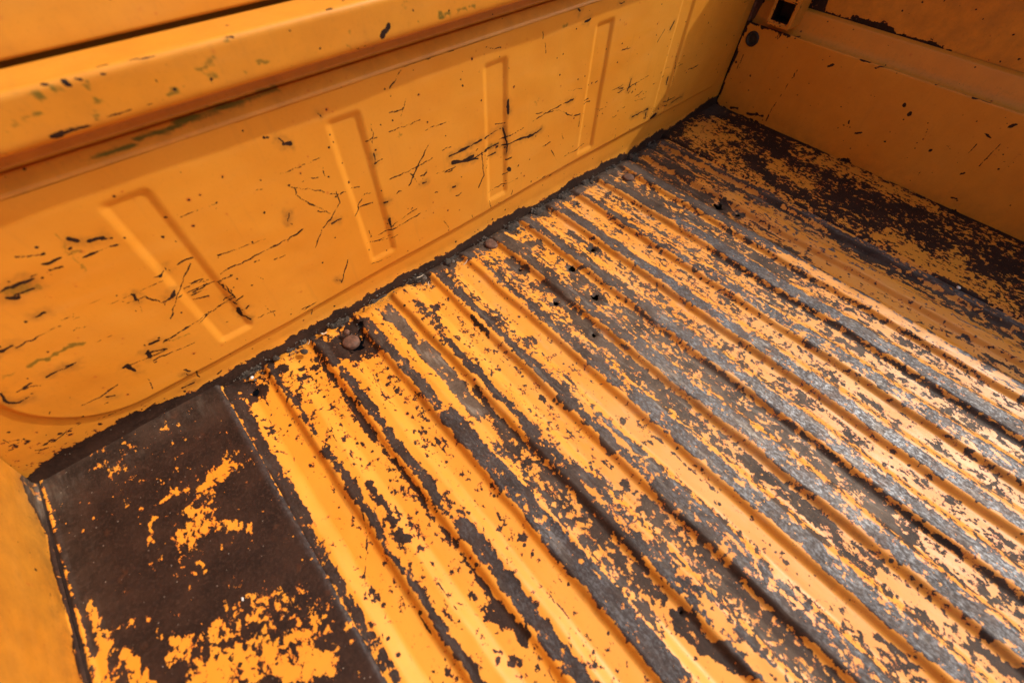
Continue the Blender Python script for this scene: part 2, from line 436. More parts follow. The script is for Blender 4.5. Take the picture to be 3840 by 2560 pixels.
# ------------------------------------------------------------------ marks measured on the real surfaces (metres)
# floor strokes: ((x,y)...), half width, target wear
FLOOR_STROKES = [(((-1.3038, -0.1313), (-1.3309, -0.1432), (-1.3504, -0.1574), (-1.3712, -0.1823)), 0.01749, -0.1), (((-1.3146, -0.1296), (-1.3378, -0.1421), (-1.3549, -0.1651)), 0.01021, -0.7), (((-1.3526, -0.1785), (-1.3715, -0.1732), (-1.3878, -0.1765), (-1.3805, -0.1999)), 0.00526, -0.9), (((-1.3551, -0.1854), (-1.3227, -0.2248)), 0.00618, -0.2), (((-1.3845, -0.1229), (-1.3624, -0.1303)), 0.00459, -0.3), (((-1.4019, -0.1241), (-1.414, -0.1663)), 0.00352, 0.2), (((-1.4231, -0.2915), (-1.3758, -0.3075), (-1.3242, -0.3204)), 0.0181, 0.2), (((-1.4197, -0.3252), (-1.3629, -0.3528), (-1.3143, -0.3703)), 0.02286, -0.55), (((-1.404, -0.3422), (-1.3567, -0.3744), (-1.3152, -0.4045)), 0.00974, -0.9), (((-1.476, -0.2313), (-1.4855, -0.248), (-1.4838, -0.2748)), 0.00907, -1.2), (((-1.4646, -0.2631), (-1.4632, -0.2837), (-1.4545, -0.3019)), 0.00821, -1.0), (((-1.4814, -0.1877), (-1.4798, -0.2177)), 0.00396, -0.3), (((-1.4674, -0.2303), (-1.445, -0.2378)), 0.00392, 0.0), (((-1.4422, -0.2437), (-1.4355, -0.2755)), 0.00545, 1.3), (((-1.4424, -0.2744), (-1.4388, -0.3051)), 0.00227, 1.0), (((-1.4909, -0.1155), (-1.4912, -0.1737), (-1.4929, -0.2332)), 0.00483, 1.9), (((-1.4464, -0.0665), (-1.4465, -0.1337), (-1.4465, -0.1941)), 0.01384, 2.2), (((-1.2726, -0.1688), (-1.2763, -0.2565), (-1.276, -0.3121), (-1.2707, -0.3485)), 0.00615, 2.0), (((-1.2058, -0.0351), (-1.1944, -0.0376)), 0.00659, 2.2), (((-1.2129, -0.0909),), 0.00258, 1.5), (((-1.2564, -0.0203), (-1.2405, -0.0481)), 0.00991, 2.4), (((-1.268, -0.0499), (-1.2676, -0.091), (-1.2684, -0.1303)), 0.00554, 2.2), (((-1.2365, -0.0772), (-1.2312, -0.1304)), 0.01009, -1.5), (((-1.2374, -0.1313),), 0.00302, 1.6), (((-1.2427, -0.0916),), 0.00169, 1.2), (((-1.1658, -0.13),), 0.0023, 1.3), (((-1.176, -0.0497),), 0.00362, 1.2), (((-1.1587, -0.0591),), 0.00454, 1.7), (((-1.1679, -0.0825),), 0.00148, 1.0), (((-1.185, -0.1547),), 0.00195, 1.0), (((-1.1822, -0.1947),), 0.0019, 1.0), (((-1.101, -0.0621),), 0.01188, 1.5), (((-1.101, -0.0819),), 0.00432, 1.5), (((-1.1165, -0.0345), (-1.117, -0.0661)), 0.0025, -1.0), (((-1.0541, -0.0675),), 0.00384, -1.6), (((-0.9733, -0.0444), (-0.9317, -0.0583)), 0.01, -1.8), (((-0.9527, -0.0834),), 0.00736, 1.7), (((-0.9768, -0.0627),), 0.00306, 1.5), (((-0.9654, -0.1094),), 0.0054, 1.4), (((-0.9616, -0.1596),), 0.007, 1.3), (((-0.986, -0.1537),), 0.00692, 1.2), (((-0.8751, -0.2379),), 0.01284, 1.4), (((-0.8757, -0.2852),), 0.00453, 1.0), (((-0.9512, -0.2447),), 0.00445, 1.2), (((-0.868, -0.4199),), 0.00729, 1.1), (((-0.9352, -0.3246),), 0.00479, 1.2), (((-0.9179, -0.1381), (-0.9208, -0.1871)), 0.00298, 2.3), (((-0.9175, -0.3399), (-0.9181, -0.3643)), 0.0037, 2.2), (((-0.9141, -0.3948),), 0.00411, 2.0), (((-0.9165, -0.4244), (-0.9202, -0.4462)), 0.00399, 2.0), (((-0.7924, -0.1412),), 0.00452, 1.3), (((-0.7752, -0.1606),), 0.00451, 1.3), (((-0.6937, -0.1829),), 0.00464, 1.6), (((-0.732, -0.1976),), 0.00387, 1.4), (((-0.85, -0.1673),), 0.00432, 1.8), (((-0.752, -0.0141), (-0.7508, -0.0635), (-0.7054, -0.0755)), 0.00836, 1.6), (((-0.7818, -0.0781), (-0.7854, -0.1142)), 0.00798, 1.6), (((-0.7139, -0.1656), (-0.7144, -0.1987)), 0.00722, 1.5), (((-0.7649, -0.1648), (-0.7749, -0.2145), (-0.7865, -0.2632), (-0.7887, -0.3008)), 0.00986, 1.8), (((-0.7274, -0.2421),), 0.00757, 2.0), (((-0.7913, -0.3581), (-0.7872, -0.4034), (-0.7837, -0.4494)), 0.00829, 1.5), (((-0.7239, -0.317),), 0.00726, 1.1), (((-0.7125, -0.3741),), 0.00824, 1.2), (((-0.6455, -0.099), (-0.6404, -0.1253)), 0.00635, 1.4), (((-0.8399, -0.0435), (-0.8479, -0.1345), (-0.8507, -0.208)), 0.01138, -1.5), (((-0.867, -0.2892), (-0.8603, -0.3799), (-0.8591, -0.4601)), 0.00968, -1.6), (((-1.0336, -0.0628), (-1.0401, -0.1363), (-1.0374, -0.1872)), 0.00296, -1.2), (((-1.0501, -0.4476),), 0.0036, -1.2), (((-1.0555, -0.476),), 0.00219, -1.0), (((-1.0492, -0.511),), 0.00299, -0.8), (((-0.9405, -0.4862),), 0.00614, 2.2), (((-0.9678, -0.4473),), 0.00382, 1.6), (((-0.9328, -0.4597),), 0.00349, 1.4), (((-0.9838, -0.4282), (-0.9963, -0.4761)), 0.00656, 1.9), (((-0.9984, -0.4928), (-0.9965, -0.5102)), 0.00359, 2.0), (((-0.992, -0.5317), (-0.9971, -0.5689)), 0.00388, 1.8), (((-1.012, -0.5658), (-1.0081, -0.5981)), 0.00581, 1.6), (((-1.0096, -0.6153), (-1.0143, -0.6291)), 0.0072, 1.9), (((-1.1687, -0.4532),), 0.0045, 2.0), (((-1.1628, -0.4769), (-1.1476, -0.5082), (-1.1467, -0.5213)), 0.00714, 1.7), (((-1.1568, -0.3873),), 0.0048, 1.4), (((-1.1559, -0.3528),), 0.00449, 1.2), (((-1.1626, -0.4237),), 0.00337, 1.0), (((-1.153, -0.3345),), 0.00274, 1.0), (((-1.085, -0.4459),), 0.00351, 1.3), (((-1.0863, -0.4805),), 0.00426, 1.2), (((-1.1117, -0.4094),), 0.00355, 1.0), (((-1.1145, -0.4265),), 0.00349, 1.0), (((-1.1703, -0.529),), 0.00457, 1.4), (((-1.157, -0.5505),), 0.00453, 1.1), (((-1.0943, -0.6074),), 0.00454, 1.4), (((-1.0656, -0.5532),), 0.00358, 2.2), (((-1.0641, -0.594),), 0.00432, 2.2), (((-1.0627, -0.6206), (-1.0534, -0.6418)), 0.00458, 1.5), (((-1.1885, -0.2698), (-1.1885, -0.3082), (-1.1903, -0.3536)), 0.00499, 1.8), (((-1.2119, -0.2519), (-1.2117, -0.2809)), 0.00231, 1.3), (((-1.2102, -0.3718), (-1.2071, -0.4176), (-1.209, -0.456)), 0.00229, 1.8), (((-1.2097, -0.4675), (-1.2065, -0.4939), (-1.2066, -0.5206)), 0.00343, 2.0), (((-1.1827, -0.4861), (-1.1801, -0.5171)), 0.00387, 1.0), (((-1.2742, -0.3549), (-1.2738, -0.3738), (-1.2679, -0.3918)), 0.00484, 1.7), (((-1.2649, -0.405),), 0.00276, 1.2), (((-1.2678, -0.4333), (-1.2681, -0.4589)), 0.00341, 1.7), (((-1.0955, -0.4703), (-1.0872, -0.5379), (-1.08, -0.6053)), 0.00892, -1.7), (((-1.2346, -0.3106), (-1.2398, -0.3756), (-1.2441, -0.4441), (-1.2467, -0.4853)), 0.00644, -1.5), (((-1.1622, -0.3335), (-1.1708, -0.4064), (-1.1766, -0.4684)), 0.00683, -1.5), (((-0.9344, -0.5928), (-0.9289, -0.6485)), 0.00513, 1.5), (((-0.9188, -0.6574), (-0.917, -0.6819), (-0.918, -0.7103)), 0.0045, 2.2), (((-0.9146, -0.7511),), 0.00347, 2.2), (((-0.9171, -0.5593), (-0.918, -0.5877)), 0.00359, 2.2), (((-0.9169, -0.5974), (-0.9151, -0.6244)), 0.00349, 2.0), (((-1.0087, -0.6251), (-1.0037, -0.6591), (-0.9947, -0.6887)), 0.00937, 1.7), (((-0.9274, -0.5773), (-0.915, -0.6204), (-0.9133, -0.6484)), 0.00607, 0.4), (((-0.9121, -0.719), (-0.9131, -0.744)), 0.0063, 1.5), (((-0.9302, -0.7031),), 0.00557, 1.0), (((-0.7875, -0.8462), (-0.7855, -0.8731), (-0.777, -0.8888)), 0.00464, 2.0), (((-0.7704, -0.8525),), 0.00477, 1.8), (((-0.979, -0.6293), (-0.9748, -0.6549)), 0.0089, -1.6), (((-0.9821, -0.6949), (-0.9781, -0.721)), 0.00607, -1.4), (((-0.7887, -0.5692), (-0.7873, -0.6298), (-0.7872, -0.6933)), 0.00848, 1.5), (((-0.7078, -0.6503),), 0.00687, 1.4), (((-0.7144, -0.6884),), 0.00759, 1.3), (((-0.7312, -0.7195), (-0.7229, -0.7716)), 0.0054, 1.0), (((-0.8547, -0.6431), (-0.8627, -0.6703)), 0.00526, 0.8), (((-0.8483, -0.5333), (-0.8513, -0.6214), (-0.8554, -0.6991), (-0.8577, -0.7669)), 0.00793, -1.2), (((-0.794, -0.757), (-0.7848, -0.831)), 0.00741, -1.3), (((-0.9012, -0.6767), (-0.8958, -0.6986), (-0.8981, -0.717)), 0.00328, -1.0), (((-0.1632, -0.0683), (-0.1113, -0.1199)), 0.01583, -0.9), (((-0.0516, -0.0183), (-0.0333, -0.0708), (-0.0189, -0.1715)), 0.01282, 1.8), (((-0.1614, -0.1897), (-0.1969, -0.2892), (-0.2032, -0.3747), (-0.2165, -0.4122)), 0.01405, 1.3), (((-0.1117, -0.3944), (-0.1353, -0.4508)), 0.01685, 1.6), (((-0.019, -0.3686), (-0.0386, -0.4561)), 0.01602, -0.6), (((-0.1438, -0.242), (-0.15, -0.315)), 0.01782, -0.6), (((-0.2542, -0.4535), (-0.2578, -0.5248)), 0.01257, 2.0), (((-0.3238, -0.4053), (-0.3554, -0.5055), (-0.3571, -0.6071), (-0.3534, -0.7175)), 0.01543, -1.7), (((-0.3146, -0.5404), (-0.309, -0.6485), (-0.3082, -0.7565)), 0.01495, -1.8), (((-0.2325, -0.6105), (-0.2306, -0.6811), (-0.2442, -0.7292)), 0.00766, 1.6), (((-0.0932, -0.665), (-0.1059, -0.7042)), 0.00951, 1.4)]
WALL_STROKES = [(((-0.811, 0.1786), (-0.7671, 0.1738), (-0.7234, 0.1674)), 0.00469, -0.9), (((-1.343, 0.2554), (-1.3156, 0.2582), (-1.2851, 0.2638)), 0.00416, -1.6), (((-1.4653, 0.0868), (-1.4582, 0.0661), (-1.4367, 0.0585)), 0.01032, -0.6), (((-1.4217, 0.044), (-1.3949, 0.0447)), 0.00556, -0.8), (((-0.3304, 0.0929), (-0.2101, 0.0837)), 0.00648, -1.2)]          # (x,z)
WALL_SCR = [(((-0.8412, 0.1959), (-0.8093, 0.1973), (-0.7778, 0.1986)), 0.00156), (((-0.8513, 0.2098), (-0.8355, 0.2095)), 0.00107), (((-0.7705, 0.1983), (-0.7512, 0.1996), (-0.7361, 0.2002)), 0.00115), (((-0.8359, 0.1837), (-0.8166, 0.1797), (-0.7966, 0.1779)), 0.00226), (((-0.8139, 0.1786), (-0.7882, 0.1708)), 0.00253), (((-0.8693, 0.1785), (-0.848, 0.1752), (-0.8313, 0.175)), 0.00089), (((-0.7714, 0.178), (-0.7424, 0.177)), 0.00164), (((-0.7674, 0.1664), (-0.7488, 0.1643)), 0.00167), (((-0.733, 0.2004), (-0.7267, 0.1787), (-0.7249, 0.155)), 0.00143), (((-0.7362, 0.1722), (-0.7106, 0.1702), (-0.6909, 0.1694), (-0.6671, 0.166), (-0.6468, 0.1705)), 0.00147), (((-0.6773, 0.1671), (-0.6671, 0.1668)), 0.00224), (((-0.7789, 0.1784), (-0.778, 0.1364), (-0.7899, 0.1194)), 0.00108), (((-0.7675, 0.1613), (-0.773, 0.1424)), 0.00072), (((-0.7242, 0.2404), (-0.7225, 0.22)), 0.0018), (((-0.6615, 0.2014), (-0.6391, 0.1954), (-0.6115, 0.1964), (-0.576, 0.1976)), 0.00099), (((-0.5887, 0.1978), (-0.5743, 0.1983)), 0.00177), (((-0.6689, 0.1905), (-0.6389, 0.1941), (-0.6071, 0.19), (-0.5742, 0.168), (-0.5507, 0.1643), (-0.5486, 0.1392)), 0.0009), (((-0.5437, 0.1853), (-0.5278, 0.183)), 0.00066), (((-0.5442, 0.1791), (-0.5226, 0.1776)), 0.00066), (((-0.9088, 0.1953), (-0.8981, 0.172)), 0.00096), (((-0.8929, 0.1722), (-0.8863, 0.1723)), 0.00131), (((-0.8422, 0.143), (-0.835, 0.1425)), 0.00187), (((-0.7196, 0.1243),), 0.00432), (((-0.3808, 0.1031), (-0.3271, 0.1027)), 0.00185), (((-0.3057, 0.0769), (-0.2878, 0.0774)), 0.00388), (((-0.3319, 0.0965), (-0.3287, 0.0829)), 0.00221), (((-0.4176, 0.1661), (-0.4141, 0.1862)), 0.0014), (((-0.4016, 0.1587),), 0.0023), (((-0.4478, 0.1788), (-0.4342, 0.1762)), 0.00111), (((-0.2733, 0.1331), (-0.276, 0.1483)), 0.00216), (((-0.258, 0.0595), (-0.2528, 0.1029)), 0.00098), (((-0.2343, 0.0878), (-0.1965, 0.0892)), 0.00165), (((-0.6177, 0.1205), (-0.6007, 0.0933)), 0.00096), (((-0.9482, 0.2805), (-0.9496, 0.2679), (-0.9549, 0.2543)), 0.00046), (((-0.9551, 0.2444), (-0.9573, 0.2285)), 0.00115), (((-0.9273, 0.2629), (-0.8981, 0.2635), (-0.8797, 0.2632)), 0.00048), (((-0.9429, 0.2002), (-0.9064, 0.2008), (-0.8703, 0.2046)), 0.00042), (((-0.9217, 0.2854), (-0.9002, 0.285)), 0.00037), (((-0.9078, 0.2754), (-0.8955, 0.2961)), 0.00037), (((-0.9995, 0.1767), (-0.989, 0.1769), (-0.9743, 0.1753)), 0.00092), (((-0.9878, 0.1927), (-0.9722, 0.1913)), 0.00081), (((-0.9982, 0.209), (-0.9871, 0.2062)), 0.00078), (((-1.0138, 0.2106), (-1.0064, 0.2105)), 0.00077), (((-0.9592, 0.1692), (-0.9518, 0.1694)), 0.00126), (((-0.9579, 0.14), (-0.9581, 0.1235)), 0.00155), (((-0.765, 0.3215), (-0.7525, 0.3172), (-0.7383, 0.3161)), 0.00049), (((-0.8901, 0.3308), (-0.8709, 0.3323), (-0.8517, 0.3316)), 0.00062), (((-0.845, 0.3323), (-0.8182, 0.3308)), 0.00064), (((-0.9146, 0.3138), (-0.8945, 0.3295)), 0.00026), (((-0.6522, 0.3007), (-0.6483, 0.2873)), 0.00054), (((-0.6584, 0.3177), (-0.6566, 0.3082)), 0.00042), (((-0.5998, 0.2823),), 0.00159), (((-0.5511, 0.2273),), 0.00174), (((-0.5696, 0.3101), (-0.5585, 0.3116)), 0.00157), (((-0.4921, 0.3186), (-0.4812, 0.3179)), 0.00162), (((-0.5882, 0.3303), (-0.5844, 0.3269)), 0.0013), (((-0.7764, 0.2969),), 0.001), (((-0.3222, 0.2476), (-0.3164, 0.258)), 0.00163), (((-0.3566, 0.2315), (-0.3421, 0.2519)), 0.00068), (((-0.8655, 0.0887), (-0.8574, 0.0689)), 0.00074), (((-0.8077, 0.0712), (-0.8053, 0.0604)), 0.00091), (((-0.754, 0.0681), (-0.733, 0.0627)), 0.0008), (((-0.7673, 0.0823), (-0.7645, 0.0653)), 0.00092), (((-0.7152, 0.0702), (-0.7118, 0.078)), 0.00067), (((-0.664, 0.0752),), 0.00193), (((-0.6913, 0.1037),), 0.00132), (((-0.699, 0.1214),), 0.00129), (((-0.7265, 0.1449), (-0.7149, 0.143)), 0.001), (((-0.671, 0.1228),), 0.00157), (((-0.7257, 0.0394),), 0.00332), (((-1.3032, 0.2685), (-1.2905, 0.2681)), 0.00097), (((-1.2853, 0.2677), (-1.2798, 0.2678)), 0.0007), (((-1.2772, 0.2608), (-1.2595, 0.2607), (-1.2456, 0.2597)), 0.00102), (((-1.3139, 0.2844), (-1.3054, 0.281), (-1.2961, 0.2766)), 0.0008), (((-1.2967, 0.2774),), 0.00149), (((-1.2735, 0.281), (-1.2701, 0.2781)), 0.00208), (((-1.264, 0.2728), (-1.2517, 0.2722)), 0.00114), (((-1.2544, 0.2701), (-1.246, 0.2672)), 0.00072), (((-1.2784, 0.2732),), 0.00112), (((-1.2372, 0.2644),), 0.00118), (((-1.3359, 0.2594), (-1.3277, 0.2605), (-1.32, 0.2592)), 0.00137), (((-1.3177, 0.2616), (-1.3101, 0.2624)), 0.00083), (((-1.3043, 0.2605), (-1.2941, 0.2597)), 0.00098), (((-1.3442, 0.2523), (-1.3404, 0.2484)), 0.00233), (((-1.3389, 0.2504), (-1.324, 0.2499)), 0.00111), (((-1.3438, 0.26), (-1.3365, 0.2608)), 0.00108), (((-1.3446, 0.2231), (-1.3356, 0.2228)), 0.00116), (((-1.3535, 0.2219),), 0.00129), (((-1.2936, 0.2017), (-1.2708, 0.2014), (-1.2559, 0.2015), (-1.2375, 0.2017)), 0.00072), (((-1.2692, 0.2015), (-1.2704, 0.1927)), 0.00113), (((-1.2704, 0.1927), (-1.276, 0.1766)), 0.00033), (((-1.2795, 0.1946), (-1.2714, 0.1934), (-1.2627, 0.193)), 0.00032), (((-1.2627, 0.193), (-1.258, 0.1833), (-1.2536, 0.1722)), 0.00042), (((-1.2367, 0.2082),), 0.00244), (((-1.2436, 0.2093), (-1.231, 0.2101)), 0.00065), (((-1.229, 0.2134), (-1.2271, 0.2087)), 0.00114), (((-1.2165, 0.211), (-1.2001, 0.212)), 0.00066), (((-1.228, 0.1786), (-1.2175, 0.178), (-1.2006, 0.1764)), 0.0007), (((-1.2201, 0.1823), (-1.2067, 0.1793)), 0.00104), (((-1.2278, 0.1673), (-1.2132, 0.1659)), 0.00088), (((-1.2279, 0.1594), (-1.2117, 0.1541)), 0.00045), (((-1.2369, 0.1842), (-1.2438, 0.1779)), 0.0017), (((-1.2471, 0.1777), (-1.2384, 0.1789)), 0.00102), (((-1.2376, 0.1732), (-1.2337, 0.1729)), 0.00104), (((-1.1878, 0.1791), (-1.1698, 0.1798), (-1.1518, 0.1796), (-1.1231, 0.1807), (-1.0929, 0.1828), (-1.0758, 0.1854)), 0.00101), (((-1.1486, 0.1726), (-1.1388, 0.1715)), 0.00083), (((-1.1909, 0.1632), (-1.1893, 0.1486)), 0.00083), (((-1.1972, 0.1405), (-1.1932, 0.1259)), 0.00113), (((-1.1963, 0.1179), (-1.1963, 0.1041), (-1.192, 0.0925)), 0.00197), (((-1.1868, 0.1135), (-1.183, 0.1151)), 0.00137), (((-1.1829, 0.09), (-1.1596, 0.0858)), 0.00051), (((-1.1286, 0.0647), (-1.1167, 0.0656)), 0.00087), (((-1.1347, 0.061), (-1.1038, 0.0624)), 0.00044), (((-1.1414, 0.0748),), 0.00149), (((-1.1223, 0.0511), (-1.1149, 0.0487), (-1.1195, 0.04)), 0.00078), (((-1.0827, 0.0322),), 0.00255), (((-1.064, 0.0828), (-1.0587, 0.0775)), 0.00111), (((-1.0726, 0.1506), (-1.0559, 0.1721)), 0.0004), (((-1.2125, 0.063),), 0.00144), (((-1.24, 0.0492),), 0.00247), (((-1.2616, 0.0651), (-1.2597, 0.0614)), 0.0006), (((-1.2337, 0.0772),), 0.001), (((-1.295, 0.1307), (-1.2874, 0.1297)), 0.00159), (((-1.3077, 0.1208), (-1.3001, 0.1198), (-1.2886, 0.1137)), 0.00161), (((-1.3032, 0.1228), (-1.3061, 0.1128)), 0.00179), (((-1.3296, 0.1169), (-1.3292, 0.1099), (-1.3289, 0.1028)), 0.00249), (((-1.3334, 0.116), (-1.3274, 0.1179)), 0.00228), (((-1.3851, 0.1537), (-1.374, 0.154), (-1.3611, 0.1526)), 0.00128), (((-1.3657, 0.1559), (-1.3576, 0.1535)), 0.00113), (((-1.3875, 0.204), (-1.3765, 0.2051)), 0.0013), (((-1.3771, 0.2004), (-1.3523, 0.2019), (-1.32, 0.2032)), 0.00037), (((-1.3322, 0.2083), (-1.3221, 0.206)), 0.00076), (((-1.4139, 0.1522), (-1.4026, 0.1517), (-1.3949, 0.1459)), 0.00078), (((-1.4086, 0.1523), (-1.398, 0.1542)), 0.00062), (((-1.4263, 0.1445), (-1.4216, 0.1387), (-1.4113, 0.1392)), 0.00126), (((-1.4224, 0.1593), (-1.4263, 0.1478)), 0.00122), (((-1.4144, 0.108), (-1.4175, 0.1047)), 0.001), (((-1.4036, 0.078),), 0.00229), (((-1.3791, 0.0793), (-1.3756, 0.0786)), 0.00108), (((-1.3702, 0.0891), (-1.3642, 0.0836)), 0.00125), (((-1.3931, 0.1135),), 0.00118), (((-1.4034, 0.059), (-1.385, 0.0546), (-1.3546, 0.0541)), 0.00056), (((-1.2964, 0.0624), (-1.2895, 0.053)), 0.00118), (((-1.2925, 0.0676), (-1.2885, 0.0615)), 0.00098), (((-1.2844, 0.0552), (-1.2875, 0.0392)), 0.001), (((-1.3127, 0.0357), (-1.2978, 0.0347)), 0.00181), (((-1.2697, 0.0276), (-1.2631, 0.0284)), 0.00104), (((-1.3275, 0.0836), (-1.3327, 0.0652)), 0.00047), (((-1.4477, 0.0602), (-1.4233, 0.0644), (-1.4135, 0.065)), 0.00089), (((-1.433, 0.0616), (-1.4248, 0.0534)), 0.00072), (((-1.4672, 0.0984), (-1.4671, 0.0809)), 0.00066), (((-1.4634, 0.061), (-1.4494, 0.0515)), 0.00088), (((-1.3628, 0.0353),), 0.00213), (((-1.4177, 0.0355),), 0.00186), (((-1.3436, 0.153),), 0.00098), (((-1.0563, 0.3452), (-1.0605, 0.3363)), 0.00105), (((-1.0618, 0.3367), (-1.0516, 0.3335)), 0.00076), (((-1.0886, 0.3209),), 0.00151), (((-1.0725, 0.3085), (-1.0681, 0.3077)), 0.0011), (((-1.0584, 0.3017), (-1.0548, 0.2944), (-1.0485, 0.293)), 0.00147), (((-1.058, 0.2948), (-1.0488, 0.2922)), 0.00164), (((-1.067, 0.2446), (-1.0522, 0.2348), (-1.0334, 0.2219)), 0.0009), (((-1.0646, 0.2414), (-1.0671, 0.2333), (-1.0573, 0.2168), (-1.0507, 0.2081), (-1.0375, 0.1934)), 0.00083), (((-1.0495, 0.2006), (-1.0364, 0.1905)), 0.00086), (((-1.019, 0.2163), (-1.0198, 0.1986), (-1.0343, 0.1846), (-1.0528, 0.1748)), 0.00049), (((-1.0413, 0.2453), (-1.0315, 0.2431)), 0.0009), (((-1.0594, 0.2452), (-1.0422, 0.2456)), 0.00035), (((-1.105, 0.2569), (-1.0979, 0.2556)), 0.00067), (((-1.0835, 0.2144), (-1.0897, 0.2042)), 0.00146), (((-1.1862, 0.2619), (-1.1671, 0.2626), (-1.1459, 0.2618)), 0.00047), (((-1.0265, 0.2154), (-1.0141, 0.2096)), 0.00076), (((-1.0397, 0.1753), (-1.0257, 0.1753)), 0.00139), (((-1.0082, 0.2725),), 0.00175), (((-1.008, 0.3133), (-1.0054, 0.3084)), 0.00116), (((-1.0747, 0.2645), (-1.0219, 0.2637)), 0.00043), (((-1.0218, 0.2316),), 0.00092), (((-1.1021, 0.2981),), 0.00078)]
WALL_GREEN = [(((-1.386, 0.1754), (-1.3704, 0.1737), (-1.3471, 0.1763), (-1.3381, 0.1734)), 0.00265, 1.1), (((-1.4088, 0.1768), (-1.3984, 0.1742)), 0.0018, 0.8), (((-1.2741, 0.1208), (-1.2602, 0.1176)), 0.00183, 0.8), (((-0.6134, 0.3154),), 0.00475, 0.9), (((-0.6616, 0.2213),), 0.00424, 0.7), (((-1.2761, 0.2929), (-1.2813, 0.2691), (-1.2841, 0.2473)), 0.00168, 0.8), (((-1.277, 0.2664),), 0.00283, 0.9), (((-1.343, 0.2554), (-1.323, 0.2513)), 0.00413, 0.8), (((-0.7608, 0.1789), (-0.7424, 0.1795)), 0.0047, 0.8), (((-0.914, 0.2533),), 0.0029, 0.8), (((-0.8832, 0.1899),), 0.00279, 0.7)]
END_STROKES = [(((-0.0361, 0.1925), (-0.0717, 0.1923), (-0.099, 0.1928), (-0.1187, 0.205)), 0.00415, 2.2), (((0.0046, 0.1932), (-0.0278, 0.1945)), 0.00494, 2.2)]            # (y,z)
END_SCR = [(((-0.1519, 0.1399), (-0.1454, 0.0928), (-0.1384, 0.045), (-0.1399, 0.0208)), 0.00103), (((-0.022, 0.1298), (-0.0197, 0.099)), 0.00123), (((-0.01, 0.1104),), 0.00459), (((-0.044, 0.0159), (-0.0608, 0.0205)), 0.00298), (((-0.0887, 0.0186), (-0.1262, 0.0279)), 0.0029), (((-0.0569, 0.0958),), 0.00245), (((-0.0279, 0.0226),), 0.00299), (((-0.2059, 0.163), (-0.2136, 0.1683)), 0.00216), (((-0.3732, 0.1467),), 0.0032), (((-0.391, 0.1355),), 0.00378), (((-0.3015, 0.0861), (-0.3035, 0.0805)), 0.00143), (((-0.2975, 0.0748),), 0.00145), (((-0.3245, 0.0681), (-0.336, 0.0746)), 0.0019), (((-0.284, 0.0599),), 0.00196), (((-0.3846, 0.0756),), 0.00185), (((-0.3964, 0.0799),), 0.00138), (((-0.4616, 0.0918),), 0.00352), (((-0.4383, 0.1121), (-0.4338, 0.1236)), 0.00087), (((-0.4775, 0.1098), (-0.4885, 0.1057)), 0.00086), (((-0.5137, 0.0882), (-0.5162, 0.1271)), 0.00098), (((-0.5449, 0.0973), (-0.5436, 0.1408)), 0.00068), (((-0.5126, 0.1483), (-0.5265, 0.1459)), 0.00162), (((-0.5347, 0.1699), (-0.5403, 0.1754)), 0.00208), (((-0.5589, 0.1279),), 0.00188), (((-0.5309, 0.0729), (-0.5356, 0.0785)), 0.0023), (((-0.4752, 0.0394), (-0.4739, 0.049)), 0.00152), (((-0.5481, 0.03), (-0.5575, 0.0318)), 0.00148), (((-0.4072, 0.0208),), 0.0016), (((-0.176, 0.0958),), 0.00133), (((-0.2175, 0.1496),), 0.0014), (((-0.2006, 0.1455),), 0.00142), (((-0.293, 0.0072),), 0.00204), (((-0.4299, 0.0577), (-0.4401, 0.0658)), 0.00076), (((-0.5965, 0.0894), (-0.6039, 0.0948)), 0.00082), (((-0.1098, 0.025),), 0.00543), (((-0.2886, 0.1867), (-0.3015, 0.1948), (-0.3158, 0.198)), 0.00173), (((-0.3211, 0.1945), (-0.3404, 0.196)), 0.00227), (((-0.2565, 0.1913), (-0.2736, 0.1939)), 0.00264), (((-0.2533, 0.1982),), 0.00235), (((-0.3959, 0.1934),), 0.00247), (((-0.4301, 0.1945), (-0.4487, 0.194)), 0.00134), (((-0.4584, 0.1924), (-0.4728, 0.1951), (-0.4858, 0.1948)), 0.0029), (((-0.1727, 0.1958), (-0.1934, 0.1977)), 0.00182), (((-0.0754, 0.1793), (-0.0804, 0.1891)), 0.00145), (((-0.0821, 0.1798), (-0.0856, 0.1891)), 0.00129)]
LEFT_STROKES = [(((-0.0111, 0.0353), (-0.0168, 0.0097), (-0.0322, -0.0114)), 0.00352, 0.2)]          # (y,z)
LEFT_SCR = [(((-0.0686, 0.0368), (-0.0705, 0.019)), 0.00049), (((-0.098, 0.0147), (-0.1086, 0.0086)), 0.00041), (((-0.0899, -0.0017), (-0.1108, 0.0004)), 0.00059), (((-0.1119, 0.0055), (-0.1294, 0.005)), 0.00041), (((-0.1386, 0.0673),), 0.00172), (((-0.1431, 0.0427),), 0.0021), (((-0.0317, 0.0425), (-0.0414, 0.0398)), 0.00058), (((-0.0343, 0.0172),), 0.00293), (((-0.0548, 0.0079),), 0.00138), (((-0.0689, 0.0062),), 0.00102), (((-0.111, 0.0284),), 0.00095), (((-0.1688, 0.0262), (-0.1578, 0.0219)), 0.00068), (((-0.2132, 0.0125),), 0.00118), (((-0.214, 0.05),), 0.00096), (((-0.1895, 0.0062),), 0.00046)]
